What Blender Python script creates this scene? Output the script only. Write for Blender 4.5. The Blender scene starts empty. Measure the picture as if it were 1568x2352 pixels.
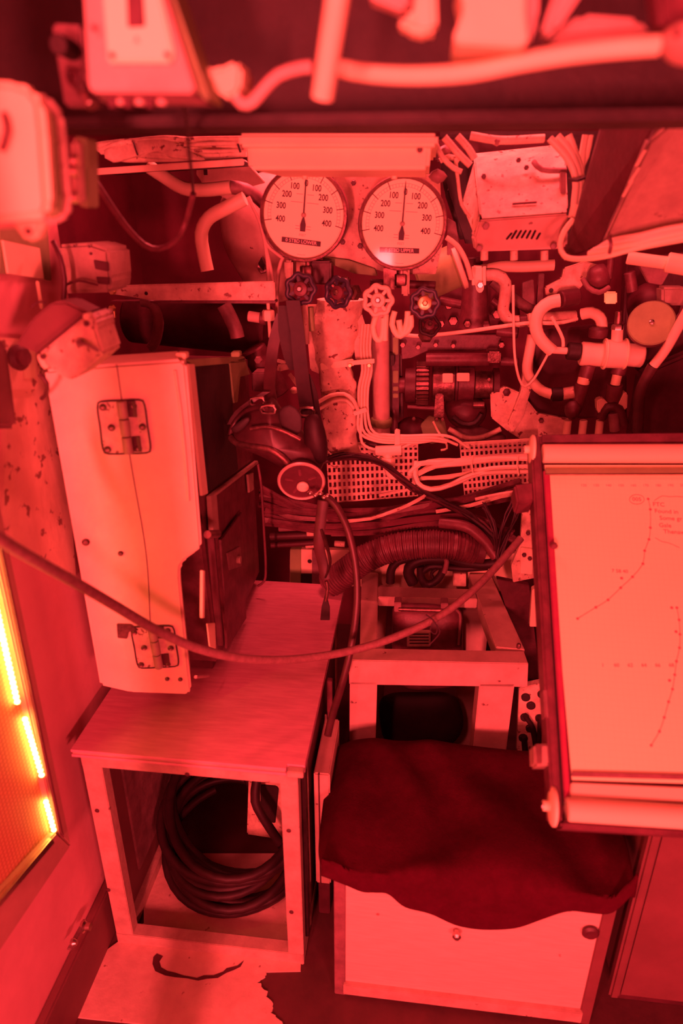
import bpy, bmesh, math, random
from mathutils import Vector, Matrix, Quaternion, noise
random.seed(7)
R_ = math.radians
scene = bpy.context.scene
COL = scene.collection

# ------------------------------------------------------------------ camera
PSI, TH, FPX, EYE = R_(6.6), R_(24.0), 1568.0, 1.6
cam_d = bpy.data.cameras.new('camera')
cam_d.sensor_fit = 'VERTICAL'; cam_d.sensor_height = 36.0; cam_d.lens = 24.0
cam_d.clip_start = 0.02
cam_d.dof.use_dof = True; cam_d.dof.focus_distance = 1.75; cam_d.dof.aperture_fstop = 2.0
cam = bpy.data.objects.new('camera', cam_d); COL.objects.link(cam)
cam.location = (0, 0, EYE); cam.rotation_euler = (R_(90) - TH, 0, PSI)
scene.camera = cam

# ------------------------------------------------------------------ world, lights, exposure
RED = (1.0, 0.071, 0.082)
w = bpy.data.worlds.new('world'); scene.world = w; w.use_nodes = True
w.node_tree.nodes['Background'].inputs[0].default_value = (1.0, 0.01, 0.09, 1)
w.node_tree.nodes['Background'].inputs[1].default_value = 0.11

def area(name, loc, target, sx, sy, power, col=RED):
    d = bpy.data.lights.new(name, 'AREA'); d.shape = 'RECTANGLE'; d.size = sx; d.size_y = sy
    d.energy = power; d.color = col
    o = bpy.data.objects.new(name, d); COL.objects.link(o); o.location = loc
    o.rotation_euler = (Vector(target) - Vector(loc)).to_track_quat('-Z', 'Y').to_euler()
    return o
area('red_tube_lamp_behind', (-0.26, -1.40, 1.10), (-0.02, 1.7, 1.0), 0.10, 0.50, 92)
area('red_fill_behind_right', (0.75, -0.90, 0.95), (-0.60, 1.1, 1.0), 0.4, 0.20, 42)  # added fill aimed at the left wall, no known fixture
area('red_ceiling_lamp', (-0.34, -0.25, 2.05), (-0.25, 1.2, 0.6), 0.09, 0.25, 17)
area('red_back_lamp', (-0.22, 1.80, 2.02), (-0.30, 1.25, 0.6), 0.4, 0.08, 16)
area('red_fill_right', (0.28, 1.60, 2.05), (0.36, 1.95, 1.1), 0.4, 0.10, 7)  # added fill to brighten the pipework at right
vs = scene.view_settings
vs.view_transform = 'Standard'; vs.look = 'None'; vs.exposure = 0.0; vs.gamma = 1.0
vs.use_curve_mapping = False

# ------------------------------------------------------------------ picking points in space
_F = Vector((-math.sin(PSI) * math.cos(TH), math.cos(PSI) * math.cos(TH), -math.sin(TH)))
_R = Vector((math.cos(PSI), math.sin(PSI), 0)); _U = _R.cross(_F); _C = Vector((0, 0, EYE))
def ray(x, y): return _F * FPX + _R * (x - 784) - _U * (y - 1176)
def W(x, y, Y): r = ray(x, y); return _C + r * (Y / r.y)            # on the upright plane at distance Y
def WZ(x, y, z): r = ray(x, y); return _C + r * ((z - EYE) / r.z)   # on the level plane at height z
def WX(x, y, X): r = ray(x, y); return _C + r * (X / r.x)           # on the plane at X
def WP(x, y, p, n): r = ray(x, y); return _C + r * ((Vector(p) - _C).dot(n) / r.dot(n))
def px(p, n=1.0): return n * (Vector(p) - _C).dot(_F) / FPX         # n pixels at the distance of p, in metres
def V3(p): return p if isinstance(p, Vector) else (Vector(p[1:]) if p[0] == 'w' else W(*p))

# ------------------------------------------------------------------ materials
M = {}
def mat(key, c1, c2=None, scale=8.0, rough=.55, metal=0.0, bump=0.0, spots=None, grain=False, spec=.5, bscale=None, emit=None):
    m = bpy.data.materials.new(key); m.use_nodes = True; M[key] = m
    nt = m.node_tree; N = nt.nodes; K = nt.links; b = N['Principled BSDF']
    b.inputs['Roughness'].default_value = rough; b.inputs['Metallic'].default_value = metal
    b.inputs['Specular IOR Level'].default_value = spec
    if emit:
        b.inputs['Emission Color'].default_value = (*emit[0], 1); b.inputs['Emission Strength'].default_value = emit[1]
    tc = N.new('ShaderNodeTexCoord'); src = tc.outputs['Object']
    if grain:
        mp = N.new('ShaderNodeMapping'); mp.inputs['Scale'].default_value = grain; K.new(src, mp.inputs[0]); src = mp.outputs[0]
    nz = N.new('ShaderNodeTexNoise'); nz.inputs['Scale'].default_value = scale; nz.inputs['Detail'].default_value = 6; nz.inputs['Roughness'].default_value = .65
    K.new(src, nz.inputs['Vector'])
    rp = N.new('ShaderNodeValToRGB'); rp.color_ramp.elements[0].position = .35; rp.color_ramp.elements[1].position = .68
    rp.color_ramp.elements[0].color = (*(c2 or tuple(v * .78 for v in c1)), 1); rp.color_ramp.elements[1].color = (*c1, 1)
    K.new(nz.outputs['Fac'], rp.inputs[0]); out = rp.outputs[0]
    if spots:
        n2 = N.new('ShaderNodeTexNoise'); n2.inputs['Scale'].default_value = spots[0]; n2.inputs['Detail'].default_value = 8
        K.new(tc.outputs['Object'], n2.inputs['Vector'])
        r2 = N.new('ShaderNodeValToRGB'); r2.color_ramp.elements[0].position = spots[1]; r2.color_ramp.elements[1].position = spots[1] + .04
        r2.color_ramp.elements[0].color = (0, 0, 0, 1); r2.color_ramp.elements[1].color = (1, 1, 1, 1)
        K.new(n2.outputs['Fac'], r2.inputs[0])
        mx = N.new('ShaderNodeMix'); mx.data_type = 'RGBA'; K.new(r2.outputs[0], mx.inputs[0]); K.new(out, mx.inputs[6]); mx.inputs[7].default_value = (*spots[2], 1)
        out = mx.outputs[2]
    K.new(out, b.inputs['Base Color'])
    if bump:
        n3 = N.new('ShaderNodeTexNoise'); n3.inputs['Scale'].default_value = bscale or scale * 4; n3.inputs['Detail'].default_value = 5
        K.new(src, n3.inputs['Vector'])
        bp = N.new('ShaderNodeBump'); bp.inputs['Strength'].default_value = bump; bp.inputs['Distance'].default_value = .004
        K.new(n3.outputs['Fac'], bp.inputs['Height']); K.new(bp.outputs[0], b.inputs['Normal'])
    return m
mat('pale', (.80, .72, .50), (.68, .60, .41), 9, .5, bump=.05)
mat('pale_worn', (.72, .62, .44), (.44, .34, .26), 24, .55, bump=.3, spots=(75, .63, (.22, .1, .08)))
mat('insulation', (.86, .76, .54), (.54, .43, .31), 26, .8, bump=1.0, bscale=34, spots=(60, .62, (.2, .08, .07)))
mat('dial', (.95, .98, .62), (.93, .95, .6), 3, .6)
mat('ink', (.05, .02, .03), None, 6, .6)
mat('faint', (.62, .42, .34), None, 6, .7)
mat('white_ink', (.85, .8, .7), None, 6, .6)
mat('cream', (.84, .80, .50), (.76, .70, .44), 6, .5)
mat('olive_light_tint', (.30, .38, .16), (.22, .28, .12), 12, .6)  # greenish light in red-shaded spots, put into the base colour
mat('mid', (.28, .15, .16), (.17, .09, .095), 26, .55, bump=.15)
mat('midpale', (.42, .33, .26), (.30, .22, .18), 22, .55, bump=.15, spots=(24, .68, (.2, .1, .09)))
mat('dark', (.10, .025, .04), (.06, .015, .022), 20, .5, bump=.2)
mat('darkpaint', (.13, .03, .05), (.08, .018, .03), 14, .55, bump=.1)
mat('darker', (.03, .012, .014), (.018, .008, .01), 20, .6, bump=.2)
mat('hull', (.17, .02, .045), (.11, .012, .03), 5, .7, bump=.3)
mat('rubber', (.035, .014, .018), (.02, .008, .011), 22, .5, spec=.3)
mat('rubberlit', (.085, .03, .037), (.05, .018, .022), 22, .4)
mat('hose', (.26, .14, .14), (.18, .09, .09), 90, .6, bump=.3)
mat('metal', (.72, .62, .55), (.5, .42, .38), 30, .3, 1.0)
mat('gun', (.27, .15, .14), (.10, .05, .05), 34, .4, .7, bump=.2)
mat('brass', (.75, .65, .28), (.6, .5, .2), 30, .35, .8)
mat('bluewheel', (.06, .05, .09), (.035, .03, .05), 30, .4)
mat('chrome', (.95, .80, .66), (.85, .7, .58), 10, .32, .6)
mat('ply', (.64, .33, .40), (.52, .25, .31), 5, .65, grain=(3, 22, 22), bump=.05)
mat('ply_front', (.68, .52, .42), (.60, .44, .35), 5, .6, grain=(3, 30, 30), spots=(30, .72, (.3, .16, .13)))
mat('crate', (.52, .40, .32), (.38, .27, .22), 22, .55, bump=.2, spots=(40, .70, (.16, .07, .06)))
mat('cloth', (.068, .005, .018), (.052, .004, .013), 40, .95, bump=.3, bscale=300, spec=.05)
mat('felt', (.30, .03, .10), (.34, .05, .1), 40, .9)
mat('frame_dark', (.17, .055, .075), (.09, .028, .038), 26, .45, bump=.15)
mat('stand', (.60, .45, .37), (.46, .33, .27), 14, .55, bump=.1, spots=(44, .70, (.14, .05, .05)))
mat('paper', (.74, .72, .44), (.70, .67, .41), 3, .7)
mat('wallpaint', (.78, .42, .44), (.68, .35, .37), 6, .6, bump=.2)
mat('wallstain', (.88, .70, .5), (.72, .54, .4), 9, .6, bump=.3, spots=(34, .60, (.3, .17, .13)))
mat('floor', (.10, .03, .035), (.06, .02, .022), 9, .7, bump=.3)
mat('lino', (.70, .54, .44), (.56, .41, .33), 14, .7, bump=.3, spots=(48, .68, (.3, .15, .12)))
mat('panelred', (.19, .075, .08), (.15, .06, .062), 10, .6)
mat('led', (.9, .5, .2), None, 4, .4, emit=((1.0, .42, .07), 26.0))
mat('screenframe', (.5, .3, .25), (.4, .24, .2), 12, .5)

m = bpy.data.materials.new('glass_pane'); m.use_nodes = True; M['glass'] = m
nt = m.node_tree; nt.nodes.clear()
o_ = nt.nodes.new('ShaderNodeOutputMaterial'); mx = nt.nodes.new('ShaderNodeMixShader'); fr = nt.nodes.new('ShaderNodeFresnel'); fr.inputs[0].default_value = 1.45
t_ = nt.nodes.new('ShaderNodeBsdfTransparent'); g_ = nt.nodes.new('ShaderNodeBsdfGlossy'); g_.inputs['Roughness'].default_value = .06
mu_ = nt.nodes.new('ShaderNodeMath'); mu_.operation = 'MULTIPLY'; mu_.inputs[1].default_value = .15
nt.links.new(fr.outputs[0], mu_.inputs[0]); nt.links.new(mu_.outputs[0], mx.inputs[0]); nt.links.new(t_.outputs[0], mx.inputs[1]); nt.links.new(g_.outputs[0], mx.inputs[2]); nt.links.new(mx.outputs[0], o_.inputs[0])

def gridmat(key, base, line, size, thick):
    """flat print: ruled grid on paper or woven screen"""
    m = mat(key, base, tuple(v * .95 for v in base), 4, .6); nt = m.node_tree; N = nt.nodes; K = nt.links; b = N['Principled BSDF']
    tc = N.new('ShaderNodeTexCoord'); br = N.new('ShaderNodeTexBrick'); br.offset = 0; br.inputs['Scale'].default_value = 1.0
    br.inputs['Brick Width'].default_value = size; br.inputs['Row Height'].default_value = size; br.inputs['Mortar Size'].default_value = thick
    br.inputs['Color1'].default_value = (*base, 1); br.inputs['Color2'].default_value = (*base, 1); br.inputs['Mortar'].default_value = (*line, 1)
    K.new(tc.outputs['UV'], br.inputs['Vector']); K.new(br.outputs['Color'], b.inputs['Base Color'])
gridmat('chart', (.86, .96, .50), (.83, .92, .47), .01, .0005)
gridmat('screen', (.62, .30, .16), (.42, .16, .09), .009, .0012)

# ------------------------------------------------------------------ mesh helpers
def wloc(o):
    v = Vector(o.location)
    while o.parent: o = o.parent; v += Vector(o.location)
    return v
def lab(o, label, cat, group=None, kind=None):
    if label: o['label'] = label
    if cat: o['category'] = cat
    if group: o['group'] = group
    if kind: o['kind'] = kind
    return o
def mk(name, Vs, Fs, m, par=None, smooth=None, bev=0, seg=2, lb=None, uv=None):
    bm = bmesh.new()
    vs_ = [bm.verts.new(v) for v in Vs]
    for f in Fs:
        try: bm.faces.new([vs_[i] for i in f])
        except ValueError: pass
    bmesh.ops.recalc_face_normals(bm, faces=bm.faces)
    if bev: bmesh.ops.bevel(bm, geom=list(bm.edges), offset=bev, segments=seg, affect='EDGES', clamp_overlap=True)
    me = bpy.data.meshes.new(name)
    lo = Vector([min(v.co[i] for v in bm.verts) for i in range(3)]); hi = Vector([max(v.co[i] for v in bm.verts) for i in range(3)])
    c = (lo + hi) / 2
    if par is None: c.z = lo.z
    for v in bm.verts: v.co -= c
    bm.to_mesh(me); bm.free()
    if smooth:
        me.polygons.foreach_set('use_smooth', [True] * len(me.polygons)); me.set_sharp_from_angle(angle=R_(smooth))
    me.materials.append(M[m])
    o = bpy.data.objects.new(name, me); COL.objects.link(o)
    if par is not None: o.parent = par; o.location = c - wloc(par)
    else: o.location = c
    if lb: lab(o, *lb)
    return o
def thing(name, loc, label, cat, group=None):
    o = bpy.data.objects.new(name, None); COL.objects.link(o); o.location = V3(loc); o.empty_display_size = .05
    return lab(o, label, cat, group)
def prism(name, pts, off, m, par=None, bev=0, seg=2, lb=None, smooth=None):
    pts = [V3(p) for p in pts]; n = len(pts); off = Vector(off)
    Vs = pts + [p + off for p in pts]
    Fs = [tuple(range(n)), tuple(range(2 * n - 1, n - 1, -1))] + [(i, (i + 1) % n, n + (i + 1) % n, n + i) for i in range(n)]
    return mk(name, Vs, Fs, m, par, smooth, bev, seg, lb)
def slab(name, pts, Y, d, m, par=None, bev=.0015, seg=2, lb=None):
    return prism(name, [W(x, y, Y) for x, y in pts], (0, d, 0), m, par, bev, seg, lb)
def rect(name, x0, y0, x1, y1, Y, d, m, par=None, bev=.0015, lb=None):
    return slab(name, [(x0, y0), (x1, y0), (x1, y1), (x0, y1)], Y, d, m, par, bev, 2, lb)
def box(name, x0, x1, y0, y1, z0, z1, m, par=None, bev=.0015, lb=None):
    return prism(name, [Vector(p) for p in ((x0, y0, z0), (x1, y0, z0), (x1, y0, z1), (x0, y0, z1))], (0, y1 - y0, 0), m, par, bev, 2, lb)
def obox(name, p0, p1, w_, h_, m, par=None, up=(0, 0, 1), bev=.0015, lb=None):
    """bar of section w_ x h_ from p0 to p1"""
    p0, p1 = V3(p0), V3(p1); d = (p1 - p0).normalized(); s = d.cross(Vector(up)).normalized(); u = s.cross(d)
    q = [p0 + s * a * w_ / 2 + u * b * h_ / 2 for a, b in ((-1, -1), (1, -1), (1, 1), (-1, 1))]
    return prism(name, q, p1 - p0, m, par, bev, 2, lb)
def spline(P, step=.012, closed=False):
    P = [V3(p) for p in P]
    if len(P) == 2 and not closed: return P
    n = len(P); out = []
    for i in range(n if closed else n - 1):
        if closed: a, b, c, d = P[(i - 1) % n], P[i], P[(i + 1) % n], P[(i + 2) % n]
        else:
            b, c = P[i], P[i + 1]
            a = P[i - 1] if i else b * 2 - c
            d = P[i + 2] if i + 2 < n else c * 2 - b
        k = max(2, min(40, int((c - b).length / step)))
        for j in range(k):
            t = j / k
            out.append(.5 * ((2 * b) + (c - a) * t + (2 * a - 5 * b + 4 * c - d) * t * t + (3 * b - a - 3 * c + d) * t ** 3))
    if not closed: out.append(P[-1])
    return out
def tube(name, P, r, m, par=None, res=10, lb=None, rm=None, step=.012, ribs=None, flat=1.0, closed=False):
    """swept tube; r in photograph pixels at the first point, or rm in metres"""
    Q = spline(P, step, closed)
    rad = rm if rm else px(Q[0], r)
    if ribs:
        L = 0; Q2 = [Q[0]]
        for a, b in zip(Q, Q[1:]):
            k = max(1, int((b - a).length / (ribs * .25)))
            Q2 += [a.lerp(b, (j + 1) / k) for j in range(k)]
        Q = Q2
    n = len(Q); Vs = []; Fs = []
    t = (Q[1] - Q[0]).normalized(); u = t.orthogonal().normalized()
    if flat != 1.0:
        u = (Vector((0, 0, 1)) - t * t.z)
        u = (u if u.length > .2 else Vector((0, 1, 0)) - t * t.y).normalized()
    s = 0
    for i, p in enumerate(Q):
        if closed: t2 = (Q[(i + 1) % n] - Q[i - 1]).normalized()
        else: t2 = (Q[min(i + 1, n - 1)] - Q[max(i - 1, 0)]).normalized()
        u = (u - t2 * u.dot(t2)).normalized(); v = t2.cross(u)
        if i: s += (Q[i] - Q[i - 1]).length
        rr = rad * (1 + (.10 if int(s / (ribs * .5)) % 2 else 0)) if ribs else rad
        for k in range(res):
            a = 2 * math.pi * k / res
            Vs.append(p + (u * math.cos(a) * flat + v * math.sin(a)) * rr)
    m_ = n if closed else n - 1
    for i in range(m_):
        for k in range(res):
            Fs.append((i * res + k, i * res + (k + 1) % res, ((i + 1) % n) * res + (k + 1) % res, ((i + 1) % n) * res + k))
    if not closed: Fs += [tuple(range(res)), tuple((n - 1) * res + k for k in range(res))]
    return mk(name, Vs, Fs, m, par, 50, lb=lb)
def lathe(name, prof, p0, axis, m, par=None, segs=28, lb=None, smooth=35, sx=1.0, ring=False):
    """prof: (radius, height) along axis from p0"""
    p0 = V3(p0); ax = Vector(axis).normalized(); q = ax.to_track_quat('Z', 'Y')
    Vs = []; Fs = []; n = len(prof)
    for r, h in prof:
        for k in range(segs):
            a = 2 * math.pi * k / segs
            Vs.append(p0 + q @ Vector((math.cos(a) * max(r, 1e-5) * sx, math.sin(a) * max(r, 1e-5), h)))
    for i in range(n - 1):
        for k in range(segs):
            Fs.append((i * segs + k, i * segs + (k + 1) % segs, (i + 1) * segs + (k + 1) % segs, (i + 1) * segs + k))
    if ring: Fs += [((n - 1) * segs + k, (n - 1) * segs + (k + 1) % segs, (k + 1) % segs, k) for k in range(segs)]
    else: Fs += [tuple(range(segs)), tuple((n - 1) * segs + k for k in range(segs))]
    return mk(name, Vs, Fs, m, par, smooth, lb=lb)
def rod(name, p0, p1, r, m, par=None, segs=16, rm=None, lb=None, b=.12):
    p0, p1 = V3(p0), V3(p1); rr = rm if rm else px(p0, r); h = (p1 - p0).length; e = min(rr * b, h * .2)
    return lathe(name, [(rr - e, 0), (rr, e), (rr, h - e), (rr - e, h)], p0, p1 - p0, m, par, segs, lb)
def bolt(p, par, r=6, d=.008, m='metal', axis=(0, -1, 0), name='bolt', rm=None, segs=6):
    p = V3(p); rr = rm or px(p, r)
    return lathe(name, [(rr, 0), (rr, d * .8), (rr * .8, d)], p, axis, m, par, segs)
def blob(name, pts, Y, d, m, par=None, lb=None, n=6, back=.6, closed_step=.012, wob=0, p0=None):
    """rounded lump with the given outline, bulging towards and away from the viewer"""
    Q = spline([W(x, y, Y) for x, y in pts], closed_step, True); N_ = len(Q)
    c = sum(Q, Vector()) / N_; Vs = []; Fs = []
    rings = [(math.cos(a), -math.sin(a) * d) for a in [R_(90) * i / n for i in range(n, 0, -1)]]
    rings += [(1, 0)] + [(math.cos(a), math.sin(a) * d * back) for a in [R_(90) * i / n for i in range(1, n + 1)]]
    rings = [(max(s, .03), h) for s, h in rings]
    for s, h in rings:
        for q in Q:
            p = c + (q - c) * s + Vector((0, h, 0))
            if wob: p += Vector((1, 1, 1)) * wob * noise.noise(p * 22)
            Vs.append(p)
    for i in range(len(rings) - 1):
        for k in range(N_): Fs.append((i * N_ + k, i * N_ + (k + 1) % N_, (i + 1) * N_ + (k + 1) % N_, (i + 1) * N_ + k))
    Fs += [tuple(range(N_)), tuple((len(rings) - 1) * N_ + k for k in range(N_))]
    return mk(name, Vs, Fs, m, par, 60, lb=lb)
def column(name, rows, Y, m, par=None, lb=None, wob=.0, segs=28, fl=1.0):
    """upright round body following left and right outlines: rows of (y, x_left, x_right)"""
    Vs = []; Fs = []; fine = []
    for (a, b) in zip(rows, rows[1:]):
        k = max(1, int(abs(b[0] - a[0]) / 9))
        fine += [tuple(a[i] + (b[i] - a[i]) * j / k for i in range(3)) for j in range(k)]
    fine.append(rows[-1])
    for y, xl, xr in fine:
        a, b = W(xl, y, Y), W(xr, y, Y); c = (a + b) / 2; r = (b - a).length / 2; c = c + Vector((0, r * fl * .5, 0))
        for k in range(segs):
            t = 2 * math.pi * k / segs
            d = Vector((math.cos(t), math.sin(t) * fl, 0)); p = c + d * r
            if wob: p += d * wob * (noise.noise(p * 18) + .6 * noise.noise(p * 45))
            Vs.append(p)
    n = len(fine)
    for i in range(n - 1):
        for k in range(segs): Fs.append((i * segs + k, i * segs + (k + 1) % segs, (i + 1) * segs + (k + 1) % segs, (i + 1) * segs + k))
    Fs += [tuple(range(segs)), tuple((n - 1) * segs + k for k in range(segs))]
    return mk(name, Vs, Fs, m, par, 60, lb=lb)
def sheet(name, pts, m, par=None, t=0, lb=None, uvs=None):
    o = mk(name, [V3(p) for p in pts], [tuple(range(len(pts)))], m, par, lb=lb)
    if uvs:
        ul = o.data.uv_layers.new(name='UVMap')
        for l in o.data.loops: ul.data[l.index].uv = uvs[l.vertex_index]
    if t:
        md = o.modifiers.new('solid', 'SOLIDIFY'); md.thickness = t
    return o
def text(name, s, c, u, v, size, m, par, depth=.0004, sx=1.0, bold=0.0):
    cu = bpy.data.curves.new(name, 'FONT'); cu.body = s; cu.size = size; cu.align_x = 'CENTER'; cu.align_y = 'CENTER'; cu.extrude = depth / 2; cu.offset = size * bold; cu.resolution_u = 3
    t = bpy.data.objects.new(name, cu); COL.objects.link(t)
    bpy.context.view_layer.update()
    me = bpy.data.meshes.new_from_object(t.evaluated_get(bpy.context.evaluated_depsgraph_get()))
    bpy.data.objects.remove(t)
    u = Vector(u).normalized(); v = Vector(v).normalized(); n = u.cross(v)
    me.transform(Matrix(((u.x * sx, v.x, n.x, 0), (u.y * sx, v.y, n.y, 0), (u.z * sx, v.z, n.z, 0), (0, 0, 0, 1))))
    me.materials.clear(); me.materials.append(M[m])
    o = bpy.data.objects.new(name, me); COL.objects.link(o); o.parent = par; o.location = Vector(c) - wloc(par)
    return o
def copypart(o, dloc, par):
    c = o.copy(); COL.objects.link(c); c.parent = par; c.location = Vector(o.location) + Vector(dloc); return c

# ================================================================== THE SETTING
def S(o): o['kind'] = 'structure'; return o
S(box('floor', -.95, 1.4, -1.6, 2.6, -.05, 0, 'floor', bev=0))
S(box('wall_left', -.76, -.69, -1.6, 1.32, 0, 2.2, 'wallpaint', bev=0))
S(box('wall_hull', -1.05, -.98, 1.2, 2.6, 0, 2.2, 'hull', bev=0))
S(box('wall_back', -1.05, 1.4, 2.42, 2.5, 0, 2.2, 'hull', bev=0))
S(box('wall_right', 1.3, 1.38, -1.6, 2.6, 0, 2.2, 'hull', bev=0))
S(box('wall_rear', -.95, 1.4, -1.68, -1.6, 0, 2.2, 'wallpaint', bev=0))
S(box('ceiling', -1.05, 1.4, -1.6, 2.6, 2.14, 2.2, 'hull', bev=0))
S(lathe('shadow_pillar', [(.04, 0), (.04, 2.14)], ('w', -.40, .20, 0), (0, 0, 1), 'wallpaint'))  # unseen pillar added to throw a band of shade on cabinet and board
S(box('baseboard_left', -.69, -.668, -1.2, 1.22, 0, WX(225, 2090, -.67).z, 'panelred', bev=.004))
S(prism('trim_1', [WX(x, y, -.682) for x, y in ((18, 850), (128, 835), (165, 1180), (176, 1330), (120, 1310), (40, 1262), (5, 1180))], (-.012, 0, 0), 'wallstain', bev=.002))
# worn pale floor covering with a torn edge
tear = [(250, 2178), (330, 2120), (330, 1960), (700, 1960), (690, 2230), (600, 2236), (588, 2250), (604, 2262), (590, 2276), (612, 2290), (600, 2306), (628, 2316), (604, 2326), (634, 2330), (620, 2345), (660, 2352), (664, 2365), (520, 2365), (340, 2353), (210, 2340), (96, 2326), (170, 2250)]
_e = []
for k_ in range(46):
    t_ = k_ / 45; _x = 598 + 62 * t_ ** 1.6; _y = 2232 + 128 * t_
    _e.append((_x + 22 * noise.noise(Vector((t_ * 7, 1.3, 0))) + 9 * noise.noise(Vector((t_ * 24, 4, 0))), _y + 4 * noise.noise(Vector((t_ * 15, 8, 0)))))
_i = tear.index((600, 2236)); _j = tear.index((664, 2365)); tear = tear[:_i] + _e + tear[_j:]
cov = prism('floor_covering', [WZ(x, y, .004) for x, y in tear], (0, 0, -.0035), 'lino', lb=('pale scuffed floor covering with a torn ragged edge under the crate', 'floor covering'))
prism('rip', [WZ(x, y, .0048) for x, y in ((352, 2198), (360, 2190), (374, 2196), (366, 2208), (370, 2222), (384, 2230), (402, 2234), (420, 2240), (452, 2246), (468, 2240), (490, 2240), (512, 2232), (520, 2224), (545, 2218), (560, 2206), (552, 2220), (536, 2228), (520, 2234), (500, 2246), (474, 2248), (455, 2252), (430, 2247), (400, 2244), (378, 2240), (356, 2230), (350, 2214))], (0, 0, -.0012), 'dark', cov)

# ------------------------------------------------------------------ lit panel on the left wall
lp = thing('light_panel', ('w', -.68, .7, .36), 'edge-lit panel glowing yellow at its rim, low on the left wall', 'light panel')
def xo(y): return 20 + (y - 1250) * .2086
prism('frame_rail', [WX(x, y, -.662) for x, y in ((xo(700), 700), (xo(1945), 1945), (xo(1945) - 34, 1912), (xo(700) - 46, 700))], (-.028, 0, 0), 'screenframe', lp, .003)
prism('frame_lip', [WX(x, y, -.655) for x, y in ((xo(700) - 14, 700), (xo(1930) - 12, 1925), (xo(1930) - 22, 1915), (xo(700) - 24, 700))], (-.01, 0, 0), 'panelred', lp, .002)
prism('frame_rail', [WX(x, y, -.662) for x, y in ((163, 1943), (130, 1912), (-60, 2120), (-60, 2275))], (-.028, 0, 0), 'screenframe', lp, .003)
prism('frame_lip', [WX(x, y, -.655) for x, y in ((128, 1935), (118, 1925), (-60, 2138), (-60, 2158))], (-.01, 0, 0), 'metal', lp, .002)
scr = sheet('screen', [WX(x, y, -.676) for x, y in ((-160, 800), (xo(800) - 50, 800), (128, 1912), (-60, 2118), (-260, 2118))], 'screen', lp,
            uvs=[((WX(x, y, -.676)).y, (WX(x, y, -.676)).z) for x, y in ((-160, 800), (xo(800) - 50, 800), (128, 1912), (-60, 2118), (-260, 2118))])
led0 = None
for (xa, ya), (xb, yb), n in (((-70, 1120), (40, 1612), 46), ((58, 1652), (96, 1780), 14), ((106, 1842), (124, 1906), 8)):
    for k in range(n):
        t = k / (n - 1); p = WX(xa + (xb - xa) * t, ya + (yb - ya) * t, -.667)
        if led0 is None: led0 = lathe('led', [(.0001, -.005), (.0036, -.004), (.0045, 0), (.0036, .003), (.0001, .005)], p, (1, 0, 0), 'led', lp, 8); led0_p = p
        else: copypart(led0, p - led0_p, lp)
dl = thing('hatch_latch', ('w', -.66, .93, .1), 'small round metal latch on the skirting beside the crate', 'latch')
lathe('knob', [(.012, 0), (.013, .006), (.008, .01), (.008, .02)], WX(188, 2128, -.667), (1, 0, .1), 'metal', dl, 16)
lathe('pin', [(.008, 0), (.009, .006), (.005, .012)], WX(164, 2165, -.667), (1, 0, .1), 'metal', dl, 12)
obox('strap', WX(196, 2112, -.664), WX(158, 2182, -.664), .01, .004, 'mid', dl)

# ================================================================== CRATE WITH PLYWOOD TOP
cr = thing('crate', ('w', -.425, 1.3, 0), 'open pale-painted frame crate under the plywood board, coiled hose inside', 'crate')
cx0, cx1, cy0, cy1, ct = -.652, -.203, 1.0, 1.63, .59
b_ = .037
box('front_rail', cx0, cx1, cy0, cy0 + .03, ct - b_, ct, 'crate', cr); box('front_rail', cx0, cx1, cy0, cy0 + .03, 0, .036, 'crate', cr)
box('front_post', cx0, cx0 + .042, cy0 + .001, cy0 + .03, .03, ct - .03, 'crate', cr); box('front_post', cx1 - .036, cx1, cy0 + .001, cy0 + .03, .03, ct - .03, 'crate', cr)
box('rear_rail', cx0, cx1, cy1, cy1 + .03, ct - b_, ct, 'crate', cr); box('rear_rail', cx0, cx1, cy1, cy1 + .03, 0, .036, 'crate', cr)
box('rear_post', cx0, cx0 + .036, cy1 + .001, cy1 + .03, .03, ct - .03, 'crate', cr); box('rear_post', cx1 - .036, cx1, cy1 + .001, cy1 + .03, .03, ct - .03, 'crate', cr)
for z in (0, ct - b_):
    box('side_rail', cx0, cx0 + .03, cy0 + .03, cy1, z, z + .036, 'crate', cr); box('side_rail', cx1 - .03, cx1, cy0 + .03, cy1, z, z + .036, 'crate', cr)
box('side_panel', cx0 + .002, cx0 + .014, cy0 + .03, cy1, .036, ct - b_, 'panelred', cr)
box('side_panel', cx0 + .014, cx0 + .02, cy0 + .12, cy1 - .1, .1, ct - .06, 'mid', cr)
box('side_glazing', cx1 - .002, cx1 + .002, cy0 + .06, cy1 - .05, .06, ct - .01, 'dark', cr)
box('glazing_bead', cx1 - .004, cx1 + .006, cy0 + .04, cy0 + .055, .04, ct, 'rubber', cr)
box('glazing_bead', cx1 - .004, cx1 + .006, cy0 + .075, cy0 + .085, .03, ct - .02, 'metal', cr)
for x, y in ((430, 1778), (223, 1862), (249, 2044), (663, 1908), (669, 2095), (468, 2190)):
    lathe('screw', [(.0045, 0), (.005, .001), (.003, .002)], W(x, y, cy0 - .0002), (0, -1, 0), 'dark', cr, 10)
bd = thing('plywood_board', ('w', -.42, 1.33, ct), 'worn plywood board laid across the top of the crate', 'board')
tq = [(-.660, .985), (-.222, .985), (-.222, .997), (-.187, .997), (-.187, 1.695), (-.660, 1.695)]
for k, (z0, z1, mm, ins) in enumerate(((.5915, .5975, 'ply', .0), (.5978, .6035, 'crate', .002), (.6038, .610, 'ply', 0))):
    prism('ply', [Vector((x + (ins if x < -.5 else -ins), y + (ins if y < 1.2 else -ins), z0)) for x, y in tq], (0, 0, z1 - z0), mm, bd, .0006, 1)
box('corner_block', -.22, -.188, .981, .9965, .5915, .606, 'crate', bd)

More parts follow.
